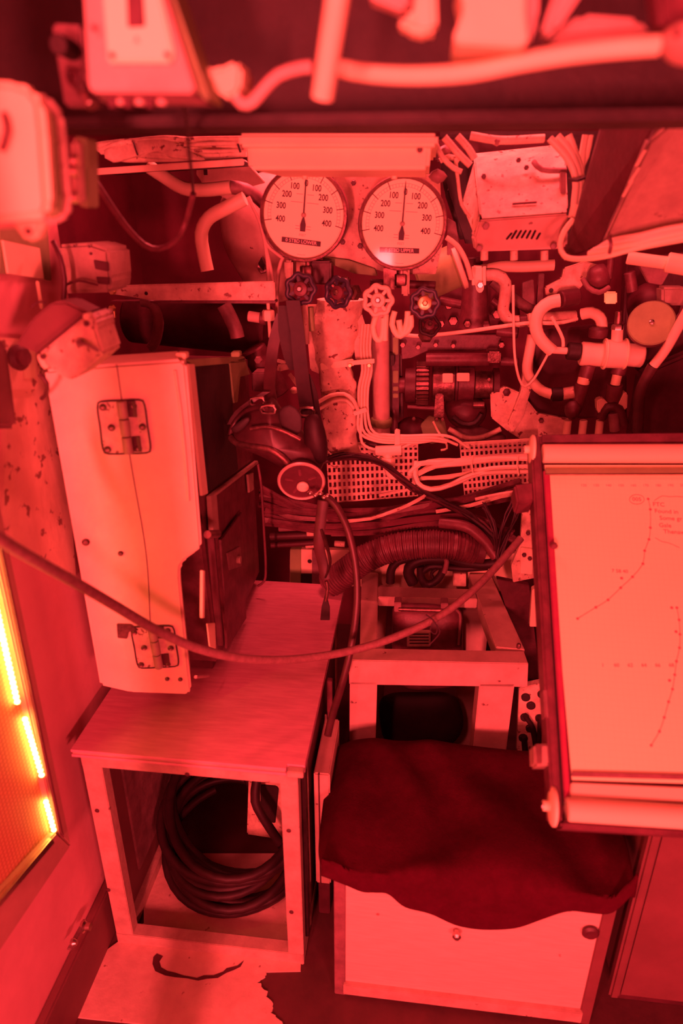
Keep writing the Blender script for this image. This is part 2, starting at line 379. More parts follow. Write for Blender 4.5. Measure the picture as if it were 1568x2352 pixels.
# coiled hose in the crate
P = []
NT = 11
for i in range(NT * 20):
    a = 2 * math.pi * i / 20 + 2.2; k = i / 20
    tl = .30 + .12 * noise.noise(Vector((k * .5, 3, 0))); sd_ = -.12 + .12 * noise.noise(Vector((k * .4, 9, 0)))
    u_ = Vector((1, 0, sd_)); v_ = Vector((0, math.cos(tl), math.sin(tl)))
    r = .172 + .022 * noise.noise(Vector((k * .8, 0, 0))) + .012 * math.sin(a * 2 + k)
    c = Vector((-.418 + .014 * noise.noise(Vector((k * .5, 0, 5))), 1.245 + .03 * noise.noise(Vector((k * .5, 5, 0))) + .01 * k / NT, .075 + .150 * k / NT))
    P.append(c + u_ * math.cos(a) * r + v_ * math.sin(a) * r)
P += [W(688, 2010, 1.2), W(655, 1955, 1.18), W(612, 1890, 1.17), W(586, 1840, 1.18), W(590, 1790, 1.2)]
tube('coiled_hose', P, 0, 'rubber', rm=.0115, res=8, step=.02, lb=('thick black hose coiled in many turns inside the crate', 'hose'))
# unit standing at the back of the crate
dv = thing('monitor_case', W(640, 1925, 1.27), 'pale instrument case with a dark window at the back of the crate', 'case')
slab('housing', [(570, 1795), (690, 1795), (696, 1940), (640, 1930), (566, 1918)], 1.25, .10, 'pale_worn', dv, .004)
slab('window', [(598, 1803), (634, 1806), (640, 1812), (632, 1892), (598, 1886)], 1.247, .006, 'darker', dv, .002)
slab('window_bezel', [(592, 1798), (598, 1798), (598, 1890), (592, 1888)], 1.244, .006, 'midpale', dv, .001)

# ================================================================== TALL CABINET ON THE BOARD
cb = thing('equipment_cabinet', ('w', -.5, 1.4, .612), 'tall pale metal equipment cabinet with two hinge plates standing on plywood', 'cabinet')
cP, cN = Vector((-.40, 1.138, 1)), Vector((math.sin(R_(20)), -math.cos(R_(20)), 0))
def CP(x, y, off=0): return WP(x, y, cP + cN * off, cN)
# cover built as a front slab whose edges are rolled over
prism('cover', [CP(x, y) for x, y in ((101, 850), (268, 836), (416, 826), (428, 836), (447, 1040), (463, 1240), (463, 1258), (450, 1270), (424, 1288), (415, 1302), (414, 1330), (429, 1480), (440, 1585), (432, 1598), (300, 1593), (230, 1577))], -cN * .085, 'pale', cb, .008, 4)
tube('seam', [CP(268, 838, .0003), CP(300, 1060, .0003), CP(335, 1270, .0003), CP(345, 1430, .0003)], 0, 'mid', cb, 6, rm=.0009)
tube('bead', [CP(402, 850, .001), CP(417, 960, .001), CP(429, 1090, .001), CP(433, 1150, .001)], 0, 'pale', cb, 8, rm=.003)
def hinge(quad, scr, barrel):
    pl = prism('hinge_plate', [CP(x, y, .003) for x, y in quad], -cN * .003, 'pale_worn', cb, .001)
    q = [Vector(CP(x, y, .0028)) for x, y in quad]; loop = []
    for i in range(4):
        a, b = q[i], q[(i + 1) % 4]; loop += [a.lerp(b, .1), a.lerp(b, .5), a.lerp(b, .9)]
    tube('gasket', loop, 0, 'ink', pl, 6, rm=.0016, closed=True)
    for x, y in scr: lathe('screw', [(.0055, 0), (.006, .0025), (.004, .0045), (.0018, .0035)], CP(x, y, .003), cN, 'gun', pl, 14)
    (xa, ya), (xb, yb) = barrel
    a, b = CP(xa, ya, .006), CP(xb, yb, .006)
    for k in range(3): rod('knuckle', a.lerp(b, k / 3 + .01), a.lerp(b, (k + 1) / 3 - .01), 0, 'midpale', pl, 14, rm=.0085)
    for k in range(2):
        c = a.lerp(b, .17 + k * .66) + Vector((.018, .005, 0)); prism('leaf', [c + Vector((-.014, 0, -.014)), c + Vector((.003, 0, -.014)), c + Vector((.003, 0, .014)), c + Vector((-.014, 0, .014))], (0, .003, 0), 'dark', pl)
hinge([(222, 923), (330, 918), (347, 1040), (238, 1043)], ((236, 935), (306, 932), (256, 982), (327, 980), (247, 1032), (318, 1029)), ((279, 920), (296, 1042)))
hinge([(300, 1441), (398, 1437), (411, 1530), (317, 1535)], ((308, 1452), (385, 1448), (331, 1487), (392, 1488), (324, 1526), (385, 1525)), ((348, 1439), (366, 1534)))
for x, y, r in ((197, 1245, .007), (277, 1271, .005), (384, 1559, .0045), (414, 1560, .0045)):
    lathe('rivet', [(r, 0), (r, .002), (r * .6, .004)], CP(x, y, .0005), cN, 'gun', cb, 14)
prism('catch', [CP(x, y, .006) for x, y in ((268, 1435), (300, 1436), (318, 1448), (296, 1452), (292, 1468), (270, 1466))], -cN * .006, 'gun', cb, .001)
prism('body', [Vector(p) for p in ((-.43, 1.205, 1.335), (-.43, 1.68, 1.26), (-.43, 1.68, .645), (-.43, 1.25, .645))], (-.22, 0, 0), 'frame_dark', cb, .006, 3)
prism('foot', [Vector(p) for p in ((-.45, 1.27, .612), (-.45, 1.64, .612), (-.45, 1.64, .65), (-.45, 1.27, .65))], (-.16, 0, 0), 'dark', cb, .002)
sx_ = -.425
def side(name, pts, m_, off=0, t=.006, bev=.001): return prism(name, [WX(x, y, sx_ + off) for x, y in pts], (-t, 0, 0), m_, cb, bev)
side('window', ((452, 838), (526, 836), (547, 1078), (484, 1128)), 'darker', .002)
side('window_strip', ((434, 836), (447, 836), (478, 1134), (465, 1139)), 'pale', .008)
side('edge_strip', ((430, 826), (560, 818), (566, 832), (446, 842)), 'olive_light_tint', .005)
side('light_patch', ((528, 828), (562, 822), (574, 860), (552, 866), (546, 924), (538, 926)), 'olive_light_tint', .005)  # wedge of stray light on the side, built as an olive patch
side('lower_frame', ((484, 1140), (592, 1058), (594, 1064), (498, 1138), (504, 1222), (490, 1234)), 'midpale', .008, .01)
side('name_plate', ((570, 1090), (582, 1085), (583, 1125), (573, 1132)), 'midpale', .004)
side('vent_panel', ((508, 1240), (556, 1176), (566, 1420), (522, 1490)), 'frame_dark', .006)
side('dial_knob_plate', ((522, 1270), (552, 1255), (556, 1300), (528, 1310)), 'mid', .009)
rod('dial_knob', WX(540, 1285, sx_ + .004), WX(540, 1285, sx_ + .004) + Vector((.014, 0, 0)), 9, 'midpale', cb)
side('label_strip', ((466, 1310), (471, 1310), (470, 1420), (465, 1420)), 'cream', .03)
obox('stay_bar', WX(484, 1228, sx_ + .02), WX(506, 1480, sx_ + .02), .014, .012, 'dark', cb)
obox('stay_bar', WX(496, 1228, sx_ + .012), WX(520, 1470, sx_ + .012), .006, .012, 'frame_dark', cb)
rod('pivot', WX(476, 1228, sx_ + .03), WX(500, 1226, sx_ + .03), 10, 'gun', cb)
rod('stud', WX(449, 1555, sx_ + .02), WX(478, 1552, sx_ + .02), 4, 'metal', cb)
side('plate', ((476, 1432), (494, 1430), (496, 1490), (482, 1485)), 'cream', .016, .003)
rect('lug', 402, 812, 426, 826, 1.16, .02, 'cream', cb); rect('lug', 530, 809, 550, 820, 1.4, .02, 'olive_light_tint', cb)

# ================================================================== BOX SEAT WITH DARK CLOTH
bx = thing('box_seat', ('w', .15, 1.1, 0), 'plywood-fronted box seat under the dark cloth', 'seat')
X0, X1, YF = -.125, .425, .945
box('carcass', X0, X1, YF + .012, 1.275, .012, .415, 'mid', bx, .003)
box('front_panel', X0 + .022, X1 - .02, YF + .004, YF + .016, .035, .41, 'ply_front', bx, .001)
box('stile', X0, X0 + .024, YF, YF + .016, 0, .41, 'mid', bx); box('stile', X1 - .024, X1, YF, YF + .016, 0, .41, 'panelred', bx)
box('bottom_trim', X0 + .02, X1 - .02, YF - .006, YF + .012, .012, .045, 'crate', bx)
lathe('knob', [(.005, 0), (.005, .006), (.009, .009), (.009, .014), (.005, .018)], W(1048, 2138, YF), (0, -1, 0), 'metal', bx, 16)
lathe('latch', [(.016, 0), (.017, .004), (.012, .008)], W(1355, 2140, YF), (0, -1, 0), 'dark', bx, 18)
# cloth: rows from the far edge over the seat to the hanging hem
hem = [(738, 2008), (782, 2028), (830, 2045), (862, 2046), (892, 2050), (930, 2082), (985, 2102), (1050, 2122), (1115, 2132), (1180, 2130), (1240, 2112), (1300, 2096), (1350, 2097), (1405, 2093), (1458, 2044)]
far = [(768, 1722), (800, 1710), (840, 1705), (890, 1703), (940, 1705), (990, 1708), (1040, 1712), (1090, 1718), (1140, 1724), (1190, 1730), (1230, 1736), (1268, 1742), (1295, 1748), (1320, 1760), (1342, 1775)]
nc = len(hem)
topz = .432
rows = [[W(x, y, 1.275) + Vector((0, .012, -.09)) for x, y in far], [W(x, y, 1.275) for x, y in far]]
left = [(752, 1800), (742, 1870), (734, 1950)]; right = [(1395, 1830), (1428, 1905), (1450, 1990)]
for k in range(3):
    f = (k + 1) / 3.4; r_ = []
    Yk = 1.275 + (.935 - 1.275) * f
    a = W(*left[k], Yk); b = W(*right[k], Yk)
    for i in range(nc):
        t = i / (nc - 1); p = Vector((a.x + (b.x - a.x) * t, Yk, topz + .012 * math.sin(t * 9 + k) * .6))
        e = min(t, 1 - t) * 14
        if e < 1: p.z = topz + ((a.z if t < .5 else b.z) - topz) * (1 - e)
        r_.append(p)
    rows.append(r_)
rows.append([Vector((W(x, y, .93).x, .925, min(topz - .004, W(x, y, .93).z + .11))) for x, y in hem])
rows.append([W(x, y, .918) + Vector((0, 0, .04)) for x, y in hem])
rows.append([W(x, y, .915) for x, y in hem])
# refine
def refine(rows, nu, nv):
    A = []
    for r in rows:
        q = []
        for i in range(len(r) - 1):
            a = r[max(i - 1, 0)]; b = r[i]; c = r[i + 1]; d = r[min(i + 2, len(r) - 1)]
            for j in range(nu):
                t = j / nu; q.append(.5 * (2 * b + (c - a) * t + (2 * a - 5 * b + 4 * c - d) * t * t + (3 * b - a - 3 * c + d) * t ** 3))
        q.append(r[-1]); A.append(q)
    T_ = list(map(list, zip(*A))); B = []
    for r in T_:
        q = []
        for i in range(len(r) - 1):
            for j in range(nv):
                t = j / nv; a = r[max(i - 1, 0)]; b = r[i]; c = r[i + 1]; d = r[min(i + 2, len(r) - 1)]
                q.append(.5 * (2 * b + (c - a) * t + (2 * a - 5 * b + 4 * c - d) * t * t + (3 * b - a - 3 * c + d) * t ** 3))
        q.append(r[-1]); B.append(q)
    return list(map(list, zip(*B)))
G = refine(rows, 5, 7); nu, nv = len(G[0]), len(G)
Vs = []
for j, r in enumerate(G):
    for i, p in enumerate(r):
        u = i / (nu - 1); s = p.x * 1.0 + p.y * .45
        fold = .012 * abs(math.sin(s * 16 + 1.5 * noise.noise(Vector((p.x * 5, p.y * 4, 0))))) ** 3 + .008 * noise.noise(p * 9)
        edge = min(1, min(u, 1 - u) * 10)
        Vs.append(p + Vector((0, -.3 * fold, fold)) * edge)
Fs = [(j * nu + i, j * nu + i + 1, (j + 1) * nu + i + 1, (j + 1) * nu + i) for j in range(nv - 1) for i in range(nu - 1)]
cl = mk('cloth', Vs, Fs, 'cloth', smooth=80, lb=('dark creased cloth draped over the box seat', 'cloth'))
md = cl.modifiers.new('solid', 'SOLIDIFY'); md.thickness = .004; md.offset = 1

nl = thing('narrow_locker', ('w', -.17, 1.2, 0), 'narrow pale locker squeezed between the crate and the cloth', 'locker')
a_, b2_ = W(720, 1776, 1.12), W(757, 1779, 1.12)
box('body', a_.x, b2_.x, 1.12, 1.3, .12, a_.z, 'stand', nl, .003); box('plinth', a_.x + .004, b2_.x - .004, 1.13, 1.29, 0, .12, 'dark', nl, .002); box('edge', a_.x + .010, a_.x + .013, 1.117, 1.125, .12, a_.z, 'dark', nl, .0005)

# ================================================================== CHART TABLE
tb = Vector((.236, .80, .733)); tn = Vector((0, -.623, .782))
def TP(x, y, off=0): return WP(x, y, tb + tn * off, tn)
ctb = thing('chart_table', ('w', .7, 1.1, .6), 'sloping chart table with paper roll and dark frame, right side', 'table')
def tpart(name, pts, m_, off=0, t=.006, bev=.001, par=None): return prism(name, [TP(x, y, off) for x, y in pts], -tn * t, m_, par or ctb, bev)
RX = 1980
tpart('board', ((1222, 1005), (RX, 1000), (RX, 1930), (1285, 1895)), 'frame_dark', -.016, .03, .003)
tpart('side_rail', ((1218, 998), (1240, 996), (1292, 1892), (1268, 1886)), 'frame_dark', .006, .05, .004)
tpart('side_groove', ((1241, 1075), (1246, 1075), (1296, 1850), (1290, 1850)), 'darker', -.004, .01)
tpart('felt_strip', ((1246, 1080), (1262, 1080), (1311, 1840), (1297, 1845)), 'felt', -.005, .01, .002)
tpart('top_rail', ((1240, 996), (RX, 986), (RX, 1014), (1240, 1020)), 'frame_dark', .008, .05, .004)
tpart('bottom_rail', ((1290, 1884), (RX, 1928), (RX, 1946), (1285, 1903)), 'frame_dark', .006, .05, .004)
pq = ((1250, 1068), (RX, 1068), (RX, 1812), (1313, 1792))
sheet('paper', [TP(x, y, -.008) for x, y in pq], 'chart', ctb, uvs=[(TP(x, y).x, TP(x, y).y * 1.27) for x, y in pq])
rod('paper_roll', TP(1245, 1042, .0), TP(RX, 1042, .0), 0, 'paper', ctb, 28, rm=.019)
rod('paper_roll', TP(1300, 1860, -.004), TP(RX, 1904, -.004), 0, 'paper', ctb, 28, rm=.019)
tpart('paper_edge', ((1312, 1796), (RX, 1826), (RX, 1862), (1309, 1830)), 'paper', -.002, .008, .002)
tpart('guide_bar', ((1252, 1074), (RX, 1072), (RX, 1086), (1253, 1088)), 'olive_light_tint', -.003, .004, .001)
tpart('guide_highlight', ((1252, 1088), (RX, 1086), (RX, 1088), (1253, 1090)), 'metal', -.002, .004, .0005)
tpart('guide_bar', ((1313, 1772), (RX, 1790), (RX, 1802), (1313, 1783)), 'mid', -.003, .004, .001)
for (x, y) in ((1222, 1033), (1270, 1852)):
    p = TP(x, y, -.006); kn = lathe('roll_knob', [(.026, 0), (.030, .002), (.030, .006), (.026, .009), (.008, .010), (.008, .02)], p + Vector((.004, 0, 0)), (-1, 0, 0), 'cream', ctb, 24)
    lathe('knob_screw', [(.005, 0), (.005, .006)], p + Vector((-.012, 0, 0)), (-1, 0, 0), 'metal', kn, 8)
tpart('clamp_block', ((1180, 1112), (1226, 1106), (1228, 1150), (1188, 1155)), 'frame_dark', .0, .05, .004)
tpart('clamp_block', ((1226, 1708), (1276, 1708), (1276, 1758), (1228, 1758)), 'midpale', .0, .05, .004)
tpart('clamp_face', ((1230, 1712), (1244, 1712), (1244, 1754), (1231, 1754)), 'metal', .004, .006, .001)
tpart('side_bracket', ((1247, 1582), (1266, 1582), (1270, 1660), (1252, 1648)), 'mid', .003, .03, .002)
lathe('pin', [(.004, 0), (.008, .004), (.002, .012)], TP(1270, 1255, -.002), tn, 'frame_dark', ctb, 8)
# writing on the chart: plotted tracks, points and pencil notes
def pen(pts, m_='ink', w_=1.1, dots=True, dr=3.4):
    tube('plot_line', [TP(x, y, -.0074) for x, y in pts], 0, m_, ctb, 5, rm=.0004 * w_, step=.02)
    if dots:
        for x, y in pts: lathe('plot_point', [(px(TP(x, y), dr), 0), (px(TP(x, y), dr * .8), .0006)], TP(x, y, -.0079), tn, m_, ctb, 8)
mat('pencil', (.42, .20, .18), None, 6, .8)
pen([(1326, 1421), (1368, 1395), (1396, 1378), (1425, 1350), (1452, 1325), (1476, 1295), (1480, 1265), (1490, 1239), (1493, 1212), (1493, 1170), (1488, 1146)], 'pencil')
pen([(1554, 1396), (1559, 1424), (1561, 1457), (1560, 1488), (1553, 1519), (1549, 1550), (1544, 1583), (1535, 1612), (1525, 1648), (1514, 1680), (1495, 1712)], 'pencil')
for x, y in ((1542, 1396), (1552, 1451), (1537, 1563), (1427, 1328)): lathe('plot_point', [(px(TP(x, y), 3.6), 0), (px(TP(x, y), 3), .0006)], TP(x, y, -.0079), tn, 'pencil', ctb, 8)
tu, tv = Vector((1, 0, 0)), Vector((0, .782, .623))
def note(s, x, y, h, m_='pencil', sx=1.0): text('note', s, TP(x, y, -.0076), tu, tv, px(TP(x, y), h), m_, ctb, .0003, sx)
for k, s in enumerate(('120', '130', '140', '150', '160', '170', '180', '190', '200')): note(s, 1340 + k * 28.5, 1115, 9, 'faint')
for k, s in enumerate(('1', '60', '62', '64', '66', '68')): note(s, 1384 + k * 31.5, 1528, 12)
note('005', 1462, 1147, 14); note('7 58 40', 1423, 1312, 12)
for s, x, y in (('FTC', 1512, 1159), ('Found in', 1530, 1175), ('Some gr', 1540, 1191), ('Gale', 1527, 1207), ('Thenaw', 1548, 1222)): note(s, x, y, 15, 'pencil')
tube('note_ring', [TP(1462 + 17 * math.cos(a), 1147 + 11 * math.sin(a), -.0074) for a in [R_(30 * i) for i in range(12)]], 0, 'pencil', ctb, 5, rm=.0004, closed=True)
pen([(1502, 1150), (1520, 1139), (1536, 1141), (1552, 1140), (1575, 1142)], 'pencil', .9, False); pen([(1504, 1235), (1520, 1244), (1535, 1247), (1560, 1258)], 'pencil', .9, False)
# pedestal
pd = thing('chart_pedestal', ('w', .8, 1.2, 0), 'smooth painted pedestal cabinet beneath the chart table', 'cabinet')
pX = WZ(1388, 2322, 0); 
box('body', pX.x + .012, 1.22, pX.y, 1.5, .05, .66, 'panelred', pd, .012); box('plinth', pX.x + .03, 1.2, pX.y + .03, 1.48, 0, .052, 'dark', pd, .002)
box('edge_strip', pX.x, pX.x + .022, pX.y - .004, pX.y + .02, .05, .66, 'panelred', pd, .005)
# perforated connector plate in the gap
cpn = thing('connector_panel', W(1218, 1730, 1.42), 'pale connector panel with round black sockets beside the stand', 'panel')
slab('plate', [(1192, 1580), (1262, 1566), (1268, 1732), (1186, 1730)], 1.42, .02, 'pale_worn', cpn)
for x, y in ((1206, 1597), (1218, 1616), (1243, 1590), (1204, 1643), (1238, 1645), (1200, 1690), (1216, 1668)):
    rod('socket', (x, y, 1.425), W(x, y, 1.425) + Vector((0, -.012, 0)), 10, 'darker', cpn, 16)
for a in (((1206, 1645), (1222, 1672), (1232, 1730)), ((1240, 1648), (1238, 1690), (1228, 1730)), ((1202, 1692), (1204, 1715), (1206, 1735))):
    tube('lead', [(x, y, 1.405) for x, y in a], 6, 'rubber', cpn, 8)

# ================================================================== SQUARE STAND
sz = .62
st = thing('square_stand', ('w', .07, 1.55, 0), 'pale painted square-section open stand in the middle of the floor', 'stand')
s1, s2 = WZ(800, 1515, sz), WZ(1213, 1523, sz); sd = (s2 - s1).normalized(); sn = Vector((sd.y, -sd.x, 0))
def SP(x, y): return WP(x, y, s1, sn)
def zrail(name, pts, t=.045, zz=sz): return prism(name, [WZ(x, y, zz) for x, y in pts], (0, 0, -t), 'stand', st, .002)
prism('front_rail', [SP(800, 1516), SP(1213, 1524), SP(1211, 1579), SP(802, 1573)], -sn * .05, 'stand', st, .002)
zrail('side_rail', ((826, 1484), (866, 1486), (868, 1315), (830, 1313))); zrail('side_rail', ((1205, 1492), (1139, 1486), (1077, 1318), (1126, 1317)))
zrail('rear_rail', ((868, 1346), (1090, 1353), (1096, 1376), (868, 1371)), .03)
def leg(xl, xr, y, dep):
    a, b = SP(xl, y), SP(xr, y)
    prism('leg', [a, b, Vector((b.x, b.y, .0)), Vector((a.x, a.y, .0))], -sn * dep, 'stand', st, .002)
leg(803, 866, 1566, .05); leg(1101, 1182, 1570, .05)
for xa, xb in ((836, 872), (1068, 1112)):
    a, b = WZ(xa, 1345, sz), WZ(xb, 1345, sz)
    prism('leg', [Vector((a.x, 1.70, sz - .03)), Vector((b.x + .02, 1.70, sz - .03)), Vector((b.x + .02, 1.70, 0)), Vector((a.x, 1.70, 0))], (0, .045, 0), 'stand', st, .002)
for x, y in ((972, 1348), (1190, 1488)): bolt(WZ(x, y, sz), st, 5, .012, 'gun', (0, 0, 1))
pm = thing('pump_motor', W(970, 1540, 1.52), 'dull motor housing with lifting handle and nameplate inside the square stand', 'motor')
blob('housing', [(905, 1392), (950, 1385), (1020, 1390), (1058, 1402), (1062, 1470), (1056, 1560), (1000, 1580), (925, 1575), (902, 1500), (900, 1440)], 1.58, .05, 'frame_dark', pm)
rod('handle', (915, 1399, 1.51), (1018, 1402, 1.51), 5, 'gun', pm); rect('lug', 905, 1384, 921, 1406, 1.51, .03, 'mid', pm); rect('lug', 1012, 1386, 1029, 1408, 1.51, .03, 'mid', pm)
rect('nameplate', 934, 1448, 989, 1486, 1.515, .004, 'midpale', pm)
for k in range(4): rect('nameplate_line', 940, 1456 + k * 7, 984, 1458 + k * 7, 1.513, .003, 'ink', pm, 0)
tube('pipe', [(1046, 1400, 1.55), (1056, 1410, 1.55), (1056, 1440, 1.55), (1053, 1480, 1.55)], 3.5, 'mid', pm)
blob('dark_void_fill', [(880, 1600), (960, 1590), (1045, 1600), (1060, 1680), (1000, 1720), (900, 1716), (872, 1660)], 1.6, .04, 'darker', pm)  # dark lump put in for the black void under the stand
# ================================================================== HOSES ACROSS THE ROOM
tube('slack_hose', [(-20, 1225, .70), (60, 1275, .76), (180, 1342, .84), (270, 1395, .90), (360, 1448, .95), (450, 1488, 1.0), (540, 1510, 1.05), (620, 1516, 1.10), (700, 1512, 1.15), (800, 1496, 1.20), (900, 1466, 1.24), (1000, 1420, 1.29), (1070, 1370, 1.33), (1130, 1312, 1.38), (1196, 1236, 1.44)], 15, 'hose', rm=.0085,
     lb=('braided hose hanging slack from the left wall across to the right', 'hose'))
tw = thing('wire_tie', W(985, 1435, 1.27), 'thin twisted wire tied round the slack hose', 'wire')
tube('loop', [(978, 1412, 1.27), (992, 1422, 1.262), (1004, 1440, 1.26), (1000, 1456, 1.26), (988, 1448, 1.26), (996, 1430, 1.262), (1010, 1448, 1.26), (1004, 1462, 1.26), (985, 1482, 1.26)], 1.6, 'ink', tw, 6)
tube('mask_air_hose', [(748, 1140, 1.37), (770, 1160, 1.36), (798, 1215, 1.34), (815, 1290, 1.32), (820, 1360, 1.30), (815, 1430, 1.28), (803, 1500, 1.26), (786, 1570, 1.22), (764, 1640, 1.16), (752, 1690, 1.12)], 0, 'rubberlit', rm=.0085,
     lb=('smooth dark air hose hanging from the breathing mask to the floor', 'hose'))
ps = thing('steel_post', ('w', -.165, 1.28, 0), 'thin dark steel post between the board and the square stand', 'post')
obox('upright', (757, 1560, 1.3), ('w', W(757, 1560, 1.3).x, 1.3, 0), .012, .014, 'frame_dark', ps, (0, 1, 0)); obox('edge', (748, 1640, 1.28), ('w', W(748, 1640, 1.28).x, 1.28, 0), .005, .005, 'metal', ps, (0, 1, 0))

# ================================================================== BREATHING MASK
mk_ = thing('breathing_mask', W(660, 1110, 1.42), 'dark rubber breathing mask hanging by wide straps from the gauge valves', 'mask')
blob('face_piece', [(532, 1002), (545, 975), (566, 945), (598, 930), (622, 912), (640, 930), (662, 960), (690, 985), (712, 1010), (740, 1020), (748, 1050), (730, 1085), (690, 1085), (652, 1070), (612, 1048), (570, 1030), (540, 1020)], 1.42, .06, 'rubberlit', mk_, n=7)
tube('face_seal', [(530, 1005, 1.40), (545, 1018, 1.385), (580, 1024, 1.37), (620, 1032, 1.36), (648, 1050, 1.355), (664, 1068, 1.36)], 8, 'gun', mk_)
tube('seal_rim', [(528, 1000, 1.41), (536, 975, 1.42), (560, 948, 1.42), (590, 935, 1.40), (612, 940, 1.38)], 6, 'rubberlit', mk_)
tube('seal_rim', [(575, 985, 1.365), (610, 980, 1.36), (650, 990, 1.355), (690, 1010, 1.355)], 5, 'gun', mk_)
blob('eye_socket', [(530, 985), (545, 970), (566, 958), (574, 965), (560, 985), (540, 995)], 1.374, .004, 'darker', mk_)
blob('eye_socket', [(640, 945), (665, 930), (690, 950), (692, 990), (668, 1002), (648, 985)], 1.374, .004, 'darker', mk_)
blob('chin_cup', [(700, 960), (728, 950), (742, 975), (752, 1020), (748, 1060), (722, 1062), (700, 1020)], 1.40, .022, 'rubber', mk_)
dax = Vector((.12, -.95, -.30)).normalized()
rg = lathe('demand_valve', [(.020, -.03), (.042, -.02), (.050, -.004), (.0505, 0), (.047, .003)], W(692, 1104, 1.36), dax, 'dark', mk_, 36)
lathe('chrome_ring', [(.045, 0), (.0505, .0), (.052, .003), (.0495, .006), (.0455, .005), (.045, .002)], W(692, 1104, 1.36), dax, 'chrome', rg, 40, ring=True)
lathe('cover_disc', [(.044, 0), (.043, .003), (.02, .004), (.001, .004)], W(692, 1104, 1.36), dax, 'dark', rg, 32)
c_ = W(692, 1104, 1.36) + dax * .004
qd = dax.to_track_quat('Z', 'Y')
for k in range(5):
    a = 2 * math.pi * k / 5 + .4; e = qd @ Vector((math.cos(a), math.sin(a), 0))
    obox('cover_rib', c_ + e * .016, c_ + e * .036, .006, .004, 'frame_dark', rg, dax)
lathe('button', [(.013, 0), (.013, .004), (.009, .007)], c_ + Vector((.003, 0, -.010)), dax, 'pale', rg, 20)
for k, (x, y) in enumerate(((712, 1132), (724, 1137), (736, 1133), (744, 1142), (752, 1138))): blob('coupling_nut', [(x - 7, y), (x, y - 5), (x + 7, y), (x, y + 5)], 1.33, .006, 'metal', mk_, n=3, closed_step=.004)
def strap(pts, w_, m_='rubber', nm='strap', t=.004, par=mk_):
    """webbing: a flat band along points, its width level"""
    Q = spline(pts, .02); Vs = []; Fs = []
    for i, p in enumerate(Q):
        ww = px(p, w_) / 2; s = Vector((1, .15, 0)).normalized()
        Vs += [p - s * ww, p + s * ww, p + s * ww + Vector((0, t, 0)), p - s * ww + Vector((0, t, 0))]
    for i in range(len(Q) - 1):
        for k in range(4): Fs.append((4 * i + k, 4 * i + (k + 1) % 4, 4 * i + 4 + (k + 1) % 4, 4 * i + 4 + k))
    Fs += [(0, 1, 2, 3), tuple(4 * (len(Q) - 1) + k for k in range(4))]
    return mk(nm, Vs, Fs, m_, par, 40)
strap([(672, 690, 1.50), (682, 760, 1.50), (690, 840, 1.49), (698, 900, 1.47), (708, 960, 1.44)], 32, 'rubber')
strap([(652, 702, 1.52), (652, 760, 1.52), (664, 820, 1.51), (678, 850, 1.5)], 26, 'darker')
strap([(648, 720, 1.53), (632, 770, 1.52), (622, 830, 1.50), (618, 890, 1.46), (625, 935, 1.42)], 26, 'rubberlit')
strap([(700, 860, 1.50), (716, 900, 1.49), (726, 960, 1.46), (736, 1010, 1.43)], 22, 'rubber')
strap([(612, 900, 1.44), (580, 920, 1.43), (548, 945, 1.43), (530, 975, 1.43)], 18, 'rubberlit')
for x, y, Y in ((704, 945, 1.43), (590, 922, 1.415), (615, 940, 1.38)):
    tube('buckle', [(x - 14, y - 7, Y), (x + 13, y - 8, Y), (x + 15, y + 8, Y), (x - 13, y + 9, Y)], 3, 'metal', mk_, 6, closed=True)
# spare webbing with bright ends twisting down
ws = thing('webbing_strap', W(745, 1425, 1.36), 'twisting shiny webbing strap dangling below the breathing mask', 'strap')
tube('webbing', [(742, 1150, 1.38), (736, 1200, 1.375), (732, 1250, 1.37), (740, 1290, 1.37), (748, 1330, 1.365)], 13, 'rubberlit', ws, 8, flat=.3)
tube('webbing', [(738, 1215, 1.37), (752, 1260, 1.368), (758, 1295, 1.366), (748, 1325, 1.364)], 9, 'gun', ws, 8, flat=.3)
tube('webbing_end', [(749, 1335, 1.364), (752, 1352, 1.362), (748, 1380, 1.36)], 4, 'gun', ws, 8)
slab('tip_shadow', [(747, 1362), (757, 1395), (757, 1425), (735, 1425), (738, 1395)], 1.36, .004, 'darker', ws, .001)  # shadow below the strap end, built as a dark slab

